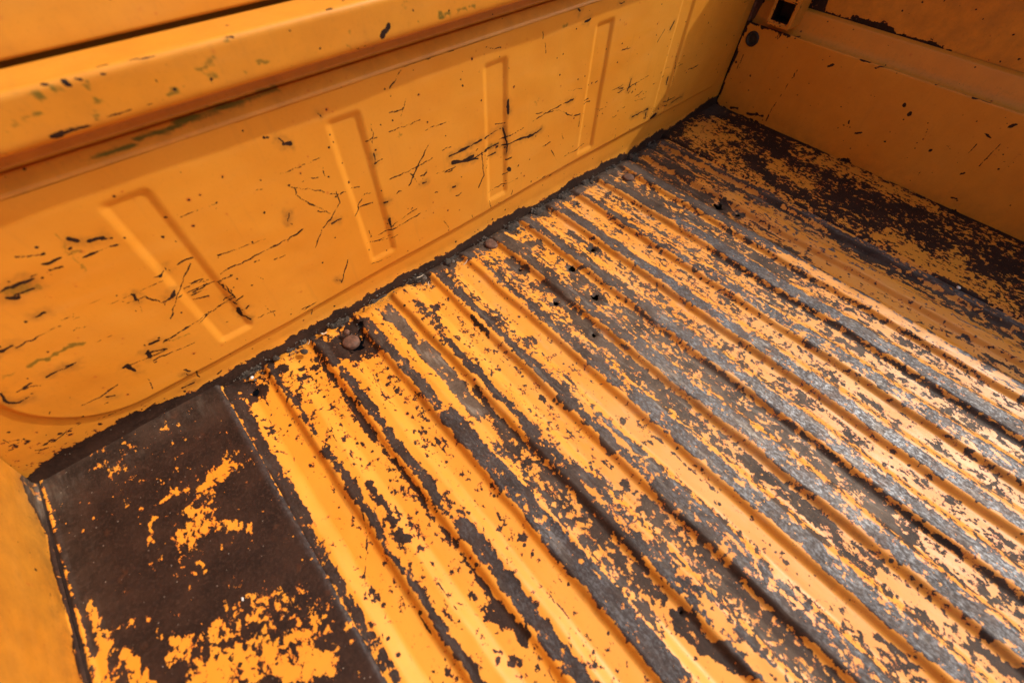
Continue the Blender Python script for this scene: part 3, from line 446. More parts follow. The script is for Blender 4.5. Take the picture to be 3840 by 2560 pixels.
RAIL_SCR = [(((-1.1478, 0.0921), (-1.1408, 0.093), (-1.1269, 0.092)), 0.0007), (((-1.1535, 0.088),), 0.00156), (((-1.2061, 0.0934), (-1.2024, 0.092)), 0.00081), (((-1.1943, 0.0916), (-1.1934, 0.0879)), 0.00074), (((-1.1927, 0.0908), (-1.1904, 0.087)), 0.00141), (((-1.1843, 0.09), (-1.1829, 0.0889)), 0.00092), (((-1.2237, 0.0589), (-1.2119, 0.0587), (-1.198, 0.0588)), 0.00148), (((-1.1918, 0.0612), (-1.1823, 0.0611), (-1.1578, 0.0609)), 0.00054), (((-1.1549, 0.0614), (-1.1497, 0.0615)), 0.00065), (((-1.1241, 0.0854),), 0.0009), (((-1.0724, 0.0942), (-1.0646, 0.0911)), 0.00047), (((-1.0779, 0.0925),), 0.00084), (((-1.17, 0.0953), (-1.1602, 0.0943)), 0.0005), (((-1.2182, 0.0926),), 0.00103), (((-1.1403, 0.0621),), 0.00075), (((-1.1697, 0.0892), (-1.1647, 0.0886)), 0.00094), (((-1.1083, 0.0568),), 0.00088), (((-0.9228, 0.0624), (-0.9176, 0.0648), (-0.9148, 0.0681)), 0.00378), (((-0.9131, 0.0697),), 0.00251), (((-0.9555, 0.0545), (-0.944, 0.0545)), 0.00068), (((-0.9731, 0.0542),), 0.001), (((-0.9892, 0.0533),), 0.00077), (((-0.9614, 0.0598),), 0.00056), (((-0.9841, 0.0893),), 0.00093), (((-0.9769, 0.0939), (-0.97, 0.0942)), 0.00093), (((-0.8817, 0.0631),), 0.00083), (((-1.0244, 0.0591),), 0.00053), (((-0.9812, 0.0591),), 0.00044), (((-0.9343, 0.0635),), 0.00068), (((-0.9394, 0.0617),), 0.00045)]           # (x, arc position on the rail section)
RAIL_GREEN = [(((-1.213, 0.087),), 0.00364, 1.2), (((-1.2004, 0.088),), 0.00369, 1.3), (((-1.1792, 0.0863), (-1.1813, 0.0837)), 0.00211, 1.1), (((-1.1858, 0.0756), (-1.1828, 0.0743)), 0.00172, 1.1), (((-1.1916, 0.0637), (-1.1845, 0.0649)), 0.0022, 1.2), (((-1.1347, 0.0633), (-1.1253, 0.0641)), 0.00235, 1.2), (((-1.0975, 0.0679), (-1.0909, 0.0679)), 0.0029, 1.1), (((-1.1022, 0.0762), (-1.0893, 0.0798)), 0.00283, 1.0), (((-1.2349, 0.0751), (-1.2205, 0.0741)), 0.00164, 1.2), (((-1.245, 0.0716),), 0.00162, 1.2), (((-1.1196, 0.0678),), 0.00188, 1.0), (((-1.0726, 0.0884),), 0.00236, 1.0), (((-1.0694, 0.064),), 0.0015, 1.0), (((-0.8505, 0.0629), (-0.8338, 0.0636)), 0.00245, 1.2), (((-0.823, 0.0636), (-0.7993, 0.0637)), 0.00188, 1.1), (((-0.8906, 0.08),), 0.004, 0.9), (((-1.0531, 0.068), (-1.0436, 0.0683)), 0.00202, 1.1), (((-0.9599, 0.072),), 0.00218, 0.9), (((-0.8781, 0.0634),), 0.00178, 1.0), (((-0.964, 0.0595),), 0.00222, 1.0)]
CAB_SCR = [(((-1.1862, 0.2524), (-1.18, 0.2523), (-1.1756, 0.25)), 0.00087), (((-1.1911, 0.2513),), 0.00103), (((-1.194, 0.2493),), 0.00112), (((-1.1184, 0.2535), (-1.1212, 0.2478)), 0.00075), (((-1.2154, 0.2511), (-1.2104, 0.2513)), 0.00059)]
FLOOR_SCR = [(((-1.1136, -0.0847), (-1.1083, -0.1231), (-1.1045, -0.1641)), 0.00048), (((-1.0976, -0.1118), (-1.1004, -0.1372), (-1.1024, -0.1606)), 0.0006), (((-1.1233, -0.1599), (-1.1131, -0.1671), (-1.1057, -0.1854), (-1.1004, -0.2002)), 0.00069), (((-1.2116, -0.295), (-1.2229, -0.323), (-1.2493, -0.3614)), 0.00043), (((-1.1027, -0.4826), (-1.0995, -0.5219), (-1.0983, -0.5582)), 0.00032), (((-1.1866, -0.4178), (-1.186, -0.4552)), 0.00037), (((-1.2211, -0.4294), (-1.2214, -0.4528)), 0.0004), (((-1.1898, -0.1617), (-1.191, -0.1931)), 0.00044), (((-0.8814, -0.0371), (-0.8918, -0.1482), (-0.9039, -0.2281)), 0.00074), (((-0.3909, -0.7286), (-0.3907, -0.7565), (-0.3813, -0.7913)), 0.001), (((-0.2956, -0.7298), (-0.3062, -0.7443)), 0.00093), (((-0.3219, -0.7371), (-0.3193, -0.7703)), 0.00104), (((-0.3039, -0.5858), (-0.3008, -0.6186), (-0.3013, -0.6255)), 0.00128), (((-0.3028, -0.6649), (-0.3059, -0.6784), (-0.3002, -0.7193), (-0.2968, -0.7692)), 0.00108), (((-0.3032, -0.512), (-0.3012, -0.5436)), 0.0009), (((-0.1757, -0.6955), (-0.2001, -0.7148), (-0.2202, -0.7335)), 0.00156)]
HOLES = [(-1.2445, -0.0422, 0.0052), (-0.7813, -0.1077, 0.0042), (-0.7096, -0.1689, 0.0048), (-0.7291, -0.2438, 0.0061), (-0.7899, -0.2957, 0.0033), (-0.7891, -0.2077, 0.0035), (-0.6411, -0.1565, 0.0039), (-0.3476, -0.2416, 0.0079), (-0.3598, -0.2124, 0.0037), (-0.3403, -0.2817, 0.0036), (-0.6413, -0.158, 0.0039), (-0.5655, -0.043, 0.0023), (-1.0019, -0.62, 0.0016), (-1.0906, -0.058, 0.0149), (-1.066, -0.035, 0.0055)]                # (x,y,r)

# ================================================================== the truck bed
truck = empty("truck_bed", (-0.75, -0.6, 0.0))
tag(truck, "orange painted truck load bed with chipped, rusty ribbed steel floor", "truck bed")
TRUCK_OFF = np.array([-0.75, -0.6, 0.0])

def to_truck(o):
    o.parent = truck
    o.matrix_parent_inverse = Matrix.Translation(-Vector(truck.location))
    return o

# ---------------------------------------------------------------- ribbed floor
PITCH, X0 = 0.0742, -1.2175
XL, XR = -1.2772, -0.2320
RIB_H = 0.0076

xs = np.arange(XL, XR + 1e-6, 0.0020); xs[-1] = XR
ys = np.r_[np.arange(0.0, 0.92, 0.0023), np.arange(0.92, 1.32, 0.02)]
ys = np.sort(-ys)
X, Y = np.meshgrid(xs, ys, indexing='ij')

# the ribs wander a little and the crests are bent by cargo
wob = 0.0016 * fbm(X * 2.2, Y * 7.0, 5, 3) + 0.0010 * vnoise(X * 13, Y * 26, 9)
xr = X + wob
K = np.floor((xr - X0) / PITCH + 0.09)
D = (xr - X0 - K * PITCH) * 1000.0           # millimetres from the middle of the steep side
up = sstep(-5.6, 5.6, D)
down = 1 - sstep(27.0, 46.0, D)
prof = np.where(D < 18, up, down)
prof = np.where(D > 66, sstep(PITCH * 1000 - 5.6, PITCH * 1000 + 5.6, D), prof)
h = RIB_H * prof
h += 0.0007 * fbm(X * 9, Y * 9, 21, 3)
h += 0.00035 * prof * vnoise(X * 60, Y * 60, 22)
for (dx, dy, rx, ry, dep) in [(-1.0492, -0.4596, 0.013, 0.028, 0.004), (-1.0459, -0.4887, 0.012, 0.02, 0.003), (-1.1308, -0.5087, 0.02, 0.04, 0.003), (-0.8865, -0.6921, 0.014, 0.03, 0.0035), (-0.9481, -0.7011, 0.014, 0.03, 0.003), (-0.77, -0.7474, 0.012, 0.03, 0.002), (-0.3803, -0.5168, 0.015, 0.03, 0.002), (-0.9094, -0.1696, 0.012, 0.02, 0.002), (-0.5373, -0.4773, 0.012, 0.03, 0.0025), (-0.8945, -0.6748, 0.014, 0.03, 0.003)]:
    h -= dep * np.exp(-(((X - dx) / rx) ** 2 + ((Y - dy) / ry) ** 2)) * (0.25 + 0.75 * prof)
endcap = sstep(0.004, 0.020, -Y + 0.004 * vnoise(X * 40, X * 0, 31))
h = h * (0.25 + 0.75 * endcap)

heavy = sstep(-1.02, -0.84, X)
low = 0.45 * fbm(X * 7, Y * 4, 401, 3)
w = np.full(X.shape, -1.9)
slope = (np.abs(D) < 6) | (D > 68)
crest = (D >= 6) & (D < 31)
rsl = (D >= 31) & (D < 43)
val = (D >= 43) & (D <= 68)
w = np.where(crest, -1.75 + heavy * 1.1, w)
w = np.where(rsl, -2.0 + heavy * 1.2, w)
w = np.where(val, -1.95 + heavy * 1.15, w)
w = np.where(slope, -2.1 + heavy * 0.3, w) + 0.60 + 0.05 * heavy * (~slope) + low * 1.3
streak = 0.35 * sstep(-0.62, -0.40, X) + 0.25 * heavy
metal = np.zeros_like(w); dust_glare = np.zeros_like(w); grime_shade = np.zeros_like(w)
scr_f = np.full(w.shape, -9.0)

def band(k, d, hw, y0, y1, target, m=None, du=None, soft=5.0, amp=2.6):
    """a strip of wear running along rib k, d mm right of the middle of its steep side"""
    sel = (Y <= y0 + 0.03) & (Y >= y1 - 0.03)
    dd = xr * 1000 - (X0 + k * PITCH) * 1000 - d
    dd = dd + amp * vnoise(Y * 20, X * 30 + k, 60 + k) + 0.75 * amp * vnoise(Y * 75, X * 90 + k, 160 + k) + 0.35 * amp * vnoise(Y * 200, X * 200, 260 + k)
    mk = (1 - sstep(hw - soft * .5, hw + soft * .5, np.abs(dd)))
    mk = mk * sstep(y1 - 0.015, y1 + 0.015, Y) * (1 - sstep(y0 - 0.015, y0 + 0.015, Y)) * sel
    if target > 1.0: target = 1.0 + 0.62 * (target - 1.0)
    w[:] = w * (1 - mk) + target * mk
    if m is not None: metal[:] = metal * (1 - mk) + m * mk
    if du is not None: dust_glare[:] = dust_glare * (1 - mk) + du * mk

for b in [(-1, 22, 7, 0.01, -0.27, 1.7, 0.1, 0.1), (-1, 21, 5, -0.27, -0.62, 0.5, 0.1, 0.1), (0, 9, 3, 0.01, -0.17, 1.0, 0.1, 0.1), (0, 10, 4.5, -0.19, -0.34, 1.5, 0.1, 0.1), (0, 8, 3, -0.34, -0.62, 1.5, 0.2, 0.1), (1, 11, 5.5, 0.01, -0.36, 1.9, 0.15, 0.15), (1, 16, 9, -0.38, -0.6, 1.9, 0.35, 0.1), (1, -6, 3, -0.06, -0.52, 1.2, 0.0, 0.0), (1, 26, 5, -0.1, -0.34, -1.6, 0, 0), (2, 14, 8, -0.03, -0.24, 1.8, 0.2, 0.3), (2, 54, 11, -0.03, -0.29, 2.0, 0.0, 0.75), (2, 17, 12, -0.25, -0.42, 1.8, 0.35, 0.2), (2, 17, 13, -0.42, -0.66, 1.9, 0.5, 0.1), (3, 15, 6, -0.14, -0.42, 1.5, 0.2, 0.1), (3, -6, 4, -0.24, -0.44, 1.5, 0.0, 0.1), (3, 30, 5, -0.48, -0.75, 1.6, 0.6, 0.1), (3, 10, 5, -0.5, -0.75, 0.6, 0.4, 0.1), (3, 22, 8, -0.04, -0.14, 0.2, 0, 0.2), (2, 40, 8, -0.33, -0.62, 0.3, 0.1, 0.2), (2, 58, 9, -0.3, -0.6, 0.6, 0.0, 0.2), (3, 4, 6, -0.36, -0.55, 1.1, 0.1, 0.0), (3, 22, 6, -0.4, -0.68, 0.4, 0.3, 0.1), (3, 36, 8, -0.45, -0.75, 0.0, 0.1, 0.3), (3, 56, 11, -0.5, -0.8, 0.6, 0.0, 0.6), (4, 5, 4, -0.5, -0.8, 1.2, 0, 0), (4, -12, 7, -0.55, -0.8, 0.9, 0, 0.2), (4, 14, 6.5, 0.01, -0.46, 1.7, 0.25, 0.3), (4, 56, 14, -0.02, -0.75, -1.6, 0, 0.3), (4, 0, 5, -0.03, -0.5, -1.6, 0, 0), (4, 31, 4, -0.4, -0.8, 1.4, 0.75, 0.1), (4, 16, 8, -0.46, -0.8, 0.8, 0.5, 0.1), (5, 13, 7, 0.01, -0.4, 1.9, 0.25, 0.35), (5, 17, 11, -0.4, -0.85, 1.6, 0.75, 0.1), (5, 0, 5, -0.02, -0.9, -1.9, 0, 0), (5, 38, 8, -0.05, -0.3, -0.3, 0, 0.4), (5, 55, 13, -0.3, -0.5, 0.9, 0.1, 0.8), (5, -8, 2.5, -0.42, -0.8, 1.0, 0, 0), (6, 15, 9, 0.01, -0.16, 1.6, 0.0, 0.5), (6, 16, 8, -0.16, -0.42, 1.0, 0.3, 0.3), (6, 15, 9.5, -0.42, -0.92, 1.5, 0.85, 0.1), (6, 56, 13, -0.38, -0.75, 0.7, 0.1, 0.8), (6, 0, 5, -0.3, -0.9, -1.1, 0, 0), (7, 13, 8, 0.01, -0.34, 1.9, 0.3, 0.45), (7, 15, 9.5, -0.34, -0.92, 2.0, 0.95, 0.05), (7, 0, 5, -0.02, -0.25, -1.7, 0, 0), (7, -4, 4, -0.45, -0.9, 0.9, 0, 0), (7, 40, 12, -0.06, -0.3, -0.5, 0.0, 0.4), (8, 16, 10, 0.01, -0.22, 1.8, 0.35, 0.4), (8, 15, 9.5, -0.22, -0.92, 2.0, 0.95, 0.05), (8, 0, 5, -0.02, -0.9, -1.4, 0, 0), (8, 45, 12, -0.3, -0.9, -0.35, 0.0, 0.55), (9, 12, 6, 0.01, -0.2, 1.2, 0.2, 0.4), (9, 12, 7, -0.2, -0.45, 0.9, 0.5, 0.3), (9, 16, 11, -0.45, -0.92, 0.7, 0.8, 0.2), (9, 0, 5, -0.1, -0.9, -0.8, 0, 0), (9, 50, 15, -0.1, -0.9, -0.1, 0.0, 0.6), (10, 16, 11, 0.01, -0.2, 2.2, 0.1, 0.4), (10, 16, 11, -0.2, -0.92, 2.2, 0.75, 0.1), (10, 1, 5, -0.05, -0.25, -1.4, 0, 0), (10, -3, 5, -0.3, -0.92, 0.9, 0, 0.0), (10, 50, 16, -0.06, -0.45, 1.0, 0.0, 0.4), (10, 50, 16, -0.45, -0.9, -0.3, 0, 0.3), (11, 17, 11, 0.01, -0.36, 2.2, 0.15, 0.25), (11, 30, 4.5, -0.36, -0.92, 2.0, 0.1, 0.1), (11, 0, 6, -0.1, -0.9, -0.4, 0, 0.2), (11, 14, 10, -0.4, -0.9, -0.9, 0.1, 0.1), (11, 52, 16, 0.01, -0.22, 1.4, 0.0, 0.4), (12, 15, 14, 0.01, -0.16, 1.2, 0, 0.3), (12, 20, 30, -0.22, -0.92, -0.9, 0.1, 0.1), (12, 55, 13, -0.0, -0.3, 0.6, 0, 0.2), (13, 6, 4.5, 0.01, -0.92, 2.2, 0.1, 0.1), (13, 18, 5, 0.01, -0.92, -0.1, 0.1, 0.1), (12, 68, 3.5, -0.3, -0.92, 1.5, 0.1, 0.1)]:
    band(*b)

for pts, hw, tg in FLOOR_STROKES:
    brush(w, xs, ys, pts, hw, tg)
for pts, hw in FLOOR_SCR:
    scratch(scr_f, xs, ys, pts, hw)
# general polish towards the loading end, dusty brown near the front wall
metal = np.maximum(metal, 0.75 * sstep(-0.20, -0.45, Y) * sstep(-1.05, -0.75, X) * crest)
dust_glare = np.maximum(dust_glare, 0.55 * sstep(-0.9, -0.6, X) * (val | rsl) * (0.6 + 0.4 * vnoise(X * 12, Y * 12, 71)))
dust_glare = np.maximum(dust_glare, 0.45 * (1 - sstep(0.02, 0.22, -Y)) * sstep(-1.05, -0.8, X))
dust_glare = np.maximum(dust_glare, 0.22 * heavy)
dust_glare = np.maximum(dust_glare, 0.80 * np.exp(-((X + 0.72) / 0.22) ** 2 - ((Y + 0.42) / 0.30) ** 2))  # pale dusty film that also puts the sun glare into the floor colour
grime_shade = np.maximum(grime_shade, 0.55 * slope * sstep(-0.3, 0.6, fbm(X * 14, Y * 5, 41, 3)))
grime_shade = np.maximum(grime_shade, 0.35 * (1 - sstep(0.0, 0.06, -Y)))
# rust along the joint with the front wall
jn = (0.012 + 0.010 * fbm(X * 26, X * 0, 33, 3) + 0.016 * heavy) - (-Y)
w = np.maximum(w, np.clip(jn / 0.006, -6, 2.2) - (jn < 0) * 2)

hole = np.zeros((len(xs) - 1, len(ys) - 1), bool)
Xc = 0.5 * (X[:-1, :-1] + X[1:, 1:]); Yc = 0.5 * (Y[:-1, :-1] + Y[1:, 1:])
for (hx, hy, hr) in HOLES:
    rr = np.hypot(Xc - hx, (Yc - hy)) * (1 + 0.45 * vnoise(Xc * 190, Yc * 190, 51))
    hole |= rr < hr
    brush(w, xs, ys, [(hx, hy)], hr * 2.6, 1.8)
    r2 = np.hypot(X - hx, Y - hy)
    h -= 0.004 * np.exp(-(r2 / (hr * 1.5)) ** 2)

P = np.stack([X, Y, h], -1)
pc = np.stack([X, Y, np.zeros_like(X)], -1)
Dc = (Xc - X0) / PITCH
Kc = np.floor(Dc + 0.135); tc_ = Dc - Kc
region = np.where((tc_ < 0.64), Kc + 100, 0).astype(int)
names = {0: ("ribbed_floor", None)}
for k in range(-1, 14):
    names[100 + k] = ("floor_rib", 0)
names[0] = ("ribbed_floor", truck)
for rid in list(names):
    if rid and not (region == rid).any():
        del names[rid]
parts = grid_parts(P, pc, {"wear": w, "scr": scr_f, "metal": metal, "dust_glare": dust_glare, "grime_shade": grime_shade, "streak": streak}, M_PAINT, region, names, hole=hole)
to_truck(parts[0])

# dark chassis pan seen through the rust holes
def box_mesh(name, lo, hi, mat, parent=None):
    bm = bmesh.new()
    bmesh.ops.create_cube(bm, size=1.0)
    for v in bm.verts:
        v.co = Vector([lo[i] + (v.co[i] + 0.5) * (hi[i] - lo[i]) for i in range(3)])
    bmesh.ops.bevel(bm, geom=bm.edges[:], offset=0.0015, segments=1, affect='EDGES')
    me = bpy.data.meshes.new(name); bm.to_mesh(me); bm.free()
    return link(name, me, mat, parent)

to_truck(box_mesh("under_floor_pan", (-1.49, -1.30, -0.075), (-0.01, -0.002, -0.045), M_DARK))

# ---------------------------------------------------------------- flat plates on both sides
def flat_plate(xa, xb, z, name, edge_dx, seed, basew, strokes, extra):
    px = np.unique(np.r_[np.arange(xa, xb, 0.0022), xb])
    py = np.sort(-np.r_[np.arange(0.0, 0.80, 0.0024), np.arange(0.80, 1.32, 0.02)])
    A_, B_ = np.meshgrid(px, py, indexing='ij')
    hz = z + 0.0009 * fbm(A_ * 6, B_ * 6, seed, 3)
    de = (xb - A_) if edge_dx > 0 else (A_ - xa)
    hz = hz - 0.0075 * (1 - sstep(0.0, 0.0045, de))       # folded lip where it laps the ribbed sheet
    if edge_dx > 0:
        hz = hz + 0.0028 * np.exp(-((A_ - xa - 0.0055) / 0.0022) ** 2)
    ww = basew(A_, B_)
    sc_ = np.full(ww.shape, -9.0)
    for pts, hw, tg in strokes:
        brush(ww, px, py, pts, hw, tg)
    for pts, hw in FLOOR_SCR:
        scratch(sc_, px, py, pts, hw)
    AA = {"wear": ww, "scr": sc_, "metal": np.zeros_like(ww), "dust_glare": np.zeros_like(ww), "grime_shade": np.zeros_like(ww)}
    extra(AA, A_, B_, de)
    Pp = np.stack([A_, B_, hz], -1)
    pcp = np.stack([A_, B_, np.full_like(A_, seed)], -1)
    o = grid_parts(Pp, pcp, AA, M_PAINT, np.zeros((len(px) - 1, len(py) - 1), int), {0: (name, truck)})[0]
    return to_truck(o)

def left_w(A_, B_):
    return 2.1 + 0.8 * fbm(A_ * 8, B_ * 5, 81, 3)
def left_x(AA, A_, B_, de):
    AA["dust_glare"] += 0.12 * sstep(-1.44, -1.50, A_) + 0.16 * (1 - sstep(0.0, 0.09, -B_))
    AA["metal"] += 0.30 * (1 - sstep(0.001, 0.012, de))
    AA["wear"][(de < 0.0035)] = -0.9
    AA["wear"][np.abs(A_ + 1.493) < 0.002] = -0.3
flat_plate(-1.4985, XL + 0.0022, 0.0118, "flat_floor_plate", +1, 3, left_w, FLOOR_STROKES, left_x)

def right_w(A_, B_):
    return -0.1 + 1.5 * fbm(A_ * 8, B_ * 5, 91, 3) + 1.2 * sstep(-0.62, -0.72, B_) * sstep(-0.14, -0.02, A_) + 1.5 * (1 - sstep(0.004, 0.020, -A_)) + 1.5 * (1 - sstep(0.01, 0.035, -B_))
def right_x(AA, A_, B_, de):
    AA["dust_glare"] += 0.35 * (1 - sstep(0.0, 0.10, np.hypot(A_, B_)))
flat_plate(XR - 0.0022, -0.0015, 0.0112, "flat_floor_plate", -1, 4, right_w, FLOOR_STROKES, right_x)

# ---------------------------------------------------------------- front wall with pressed grooves
wx = np.arange(-1.4990, -0.0009, 0.0016)
wz = np.r_[np.arange(0.001, 0.3319, 0.0015)]
X, Z = np.meshgrid(wx, wz, indexing='ij')
zc = 0.0525 + 0.018 * sstep(-1.2, -0.35, X)
# distance inside the raised field (rounded lower left corner)
rad = 0.088
xl_, xr_ = -1.434, -0.034
qx = np.maximum(np.maximum(xl_ + rad - X, 0), np.maximum(X - (xr_ - 0.03), 0) * (rad / 0.03))
qz = np.maximum(zc + rad - Z, 0)
inside = rad - np.hypot(qx, qz)
inside = np.where((qx == 0) & (qz == 0), rad, inside)
yo = -0.0050 * sstep(-0.0035, 0.0035, inside)
yo += -0.0055 * (1 - sstep(0.0, 0.031, Z)) ** 1.0
GROOVES = [-1.2150, -0.9815, -0.7480, -0.5190, -0.2830]
reg = np.zeros((len(wx) - 1, len(wz) - 1), int)
Xc = 0.5 * (X[:-1, :-1] + X[1:, 1:]); Zc = 0.5 * (Z[:-1, :-1] + Z[1:, 1:])
for i, gx in enumerate(GROOVES):
    ax = np.abs(X - gx) - 0.0235 + 0.008
    az = np.abs(Z - 0.1905) - 0.1125 + 0.008
    sd = np.hypot(np.maximum(ax, 0), np.maximum(az, 0)) - 0.008
    yo += 0.0036 * (1 - sstep(-0.0115, 0.0020, sd))
    reg[(np.abs(Xc - gx) < 0.028) & (np.abs(Zc - 0.1905) < 0.117)] = i + 1
yo += 0.0013 * fbm(X * 5, Z * 5, 61, 3) + 0.0004 * fbm(X * 22, Z * 22, 69, 2)
ww = np.full(X.shape, -3.4) + 0.5 * fbm(X * 6, Z * 9, 62, 3)
rz = 0.0165 + 0.0052 * fbm(X * 20, X * 0, 63, 2) + 0.0042 * np.abs(vnoise(X * 62, X * 0, 64))  + 0.014 * sstep(-1.20, -1.47, X) + 0.020 * sstep(-0.14, -0.01, X)
jn = rz - Z
ww = np.where(jn > 0, 3.0, np.maximum(ww, -1.2 + jn / 0.0030 * 0.9))
ww += 2.9 * sstep(-1.31, -1.46, X) * sstep(0.13, 0.03, Z) * (0.7 + 0.6 * vnoise(X * 30, Z * 60, 68)) + 1.1 * (1 - sstep(0.0, 0.022, Z - rz))
ws = np.full(X.shape, -9.0); wg = np.zeros_like(ww)
for pts, hw, tg in WALL_STROKES:
    brush(ww, wx, wz, pts, hw, tg)
for i, (pts, hw) in enumerate(WALL_SCR):
    scratch(ws, wx, wz, pts, hw, i)
srng = random.Random(12)
for i in range(95):                                   # lighter handling scratches, mostly along the panel
    if srng.random() < 0.72:
        cx_ = srng.choice([-1.40, -1.28, -1.20, -1.02, -0.93, -0.76, -0.70, -0.40, -0.25]) + srng.gauss(0, 0.055)
        cz_ = srng.choice([0.11, 0.15, 0.17, 0.19]) + srng.gauss(0, 0.028)
    else:
        cx_ = srng.uniform(-1.49, -0.05); cz_ = srng.uniform(0.05, 0.30)
    L_ = 0.004 + abs(srng.gauss(0, 0.030)); an = srng.gauss(0.02, 0.10) if srng.random() < 0.75 else srng.uniform(0.6, 2.2)
    if srng.random() < 0.35: L_ *= 0.25
    p0 = (cx_, cz_); p1 = (cx_ + L_ * math.cos(an) * 0.5, cz_ + L_ * math.sin(an) * 0.5 + srng.gauss(0, 0.0012)); p2 = (cx_ + L_ * math.cos(an), cz_ + L_ * math.sin(an))
    scratch(ws, wx, wz, [p0, p1, p2], srng.choice([0.0003, 0.0005, 0.0005, 0.0009]), 500 + i)
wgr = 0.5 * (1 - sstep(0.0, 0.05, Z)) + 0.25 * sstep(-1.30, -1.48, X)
for pts, hw in WALL_SCR:
    if len(pts) > 1 and hw > 0.0011:
        brush(wgr, wx, wz, pts, hw + 0.003, 0.75, soft=0.012)
for pts, hw, tg in WALL_GREEN:
    brush(wg, wx, wz, pts, hw, tg, soft=hw)
wdu = 0.05 * (1 - sstep(0.0, 0.05, Z)) * sstep(-1.45, -1.25, X)
pcw = np.stack([Z, X, np.full_like(X, 7.0)], -1)
Pw = np.stack([X, yo, Z], -1)
wnames = {0: ("front_wall", truck)}
for i in range(len(GROOVES)):
    wnames[i + 1] = ("pressed_groove", 0)
wp = grid_parts(Pw, pcw, {"wear": ww, "scr": ws, "green": wg, "grime_shade": wgr, "dust_glare": wdu}, M_PAINT, reg, wnames)
to_truck(wp[0])

# upper bend of the front wall, running back under the rail
top_ts = np.arange(-1.499, -0.0009, 0.006)
yt = -0.005
bend = densify(rounded([(yt, 0.3315), (yt, 0.3335), (0.004, 0.3400), (0.016, 0.350), (0.018, 0.372)], [0, .003, .008, .008, 0], 5), 0.004)
def bend_fields(A, ts, arc, P_):
    A["grime_shade"] = np.full(P_.shape[:2], 0.30)
    g = np.zeros(P_.shape[:2])
    m = (ts > -1.22) & (ts < -1.035)
    g[m] = (np.exp(-((arc[None, :] - 0.016 - 0.05 * (ts[m][:, None] + 1.13) - 0.0025 * vnoise(ts[m][:, None] * 60, arc[None, :] * 0, 66)) / (0.0018 + 0.0030 * sstep(-1.20, -1.08, ts[m][:, None]))) ** 2) * (1.5 + 0.8 * vnoise(ts[m][:, None] * 45, arc[None, :] * 260, 67)))
    A["green"] = g
bend_s = profile_sheet("wall_top_bend", truck, [(0, a, b) for a, b in bend], (1, 0, 0), top_ts, M_PAINT, -3.4, pcoff=(5, 0, 2), fields=bend_fields, flip=True)
to_truck(bend_s)

# ---------------------------------------------------------------- top rail (closed box section)
RY0, RY1, RZ0, RZ1 = -0.0300, 0.0170, 0.3680, 0.4095
sec = [(RY1, RZ0 + 0.010), (RY1, RZ0), (RY0, RZ0), (RY0 - 0.001, RZ1), (RY1, RZ1), (RY1, RZ0 + 0.012)]
sec = densify(rounded(sec, [0, .004, .009, .006, .005, 0], 7), 0.003)
rail_ts = np.arange(-1.499, -0.0009, 0.0028)
RAIL_ARC0 = 0.0
def rail_fields(A, ts, arc, P_):
    A["scr"] = np.full(P_.shape[:2], -9.0); A["green"] = np.zeros(P_.shape[:2]); A["grime_shade"] = np.full(P_.shape[:2], 0.16)
    for i, (pts, hw) in enumerate(RAIL_SCR):
        scratch(A["scr"], ts, arc, pts, hw, i)
    for pts, hw, tg in RAIL_GREEN:
        brush(A["green"], ts, arc, pts, hw, tg, soft=hw * 1.2)
rail = profile_sheet("top_rail", truck, [(0, a, b) for a, b in sec], (1, 0, 0), rail_ts, M_PAINT, -3.3, pcoff=(9, 0, 1), fields=rail_fields, flip=True)
to_truck(rail)

# ---------------------------------------------------------------- cab back wall behind the rail
cab_sec = densify([(0.060, 0.20), (0.060, 0.4120), (0.0190, 0.4124), (0.0186, 0.4150), (0.0210, 0.45), (0.014, 0.60), (-0.004, 0.85)], 0.01)
def cab_fields(A, ts, arc, P_):
    A["scr"] = np.full(P_.shape[:2], -9.0); A["grime_shade"] = np.full(P_.shape[:2], 0.12)
    for i, (pts, hw) in enumerate(CAB_SCR):
        scratch(A["scr"], ts, arc, pts, hw, i)
cab = profile_sheet("cab_back_panel", truck, [(0, a, b) for a, b in cab_sec], (1, 0, 0), np.arange(-1.62, 0.12, 0.006), M_PAINT, -3.6, pcoff=(13, 0, 5), fields=cab_fields, flip=True)
to_truck(cab)

# ---------------------------------------------------------------- right side wall
ey = np.sort(-np.r_[np.arange(0.001, 0.80, 0.0026), np.arange(0.80, 1.32, 0.02)])
es = densify(rounded([(0.0, 0.001), (0.0, 0.1945), (0.0120, 0.1890), (0.0250, 0.1960), (0.0340, 0.2300), (0.0450, 0.2330), (0.0455, 0.2240)], [0, .004, .006, .006, .003, .001, 0], 5), 0.0028)
def end_fields(A, ts, arc, P_):
    YY, AR = np.meshgrid(ts, arc, indexing='ij')
    A["wear"] = -3.2 + 0.5 * fbm(YY * 6, AR * 8, 101, 3)
    rz_ = 0.0085 + 0.006 * fbm(YY * 26, YY * 0, 102, 3) + 0.012 * (1 - sstep(0.0, 0.05, -YY))
    j = rz_ - AR
    A["wear"] = np.where(j > 0, 2.6, np.maximum(A["wear"], -1.4 + j / 0.0035 * 0.6))
    c_ = 0.004 + 0.003 * vnoise(AR * 40, AR * 0, 103) + YY
    A["wear"] = np.where(c_ > 0, 2.0, A["wear"])
    A["scr"] = np.full(YY.shape, -9.0)
    for pts, hw, tg in END_STROKES:
        brush(A["wear"], ts, arc, pts, hw, tg)
    for i, (pts, hw) in enumerate(END_SCR):
        scratch(A["scr"], ts, arc, pts, hw, i)
    A["grime_shade"] = 0.30 * (1 - sstep(0.0, 0.06, AR)) + 0.12
    A["green"] = 0.30 * sstep(0.195, 0.208, AR) * (1 - sstep(0.228, 0.24, AR))  # olive sky reflection and shade of the ledge channel, painted in
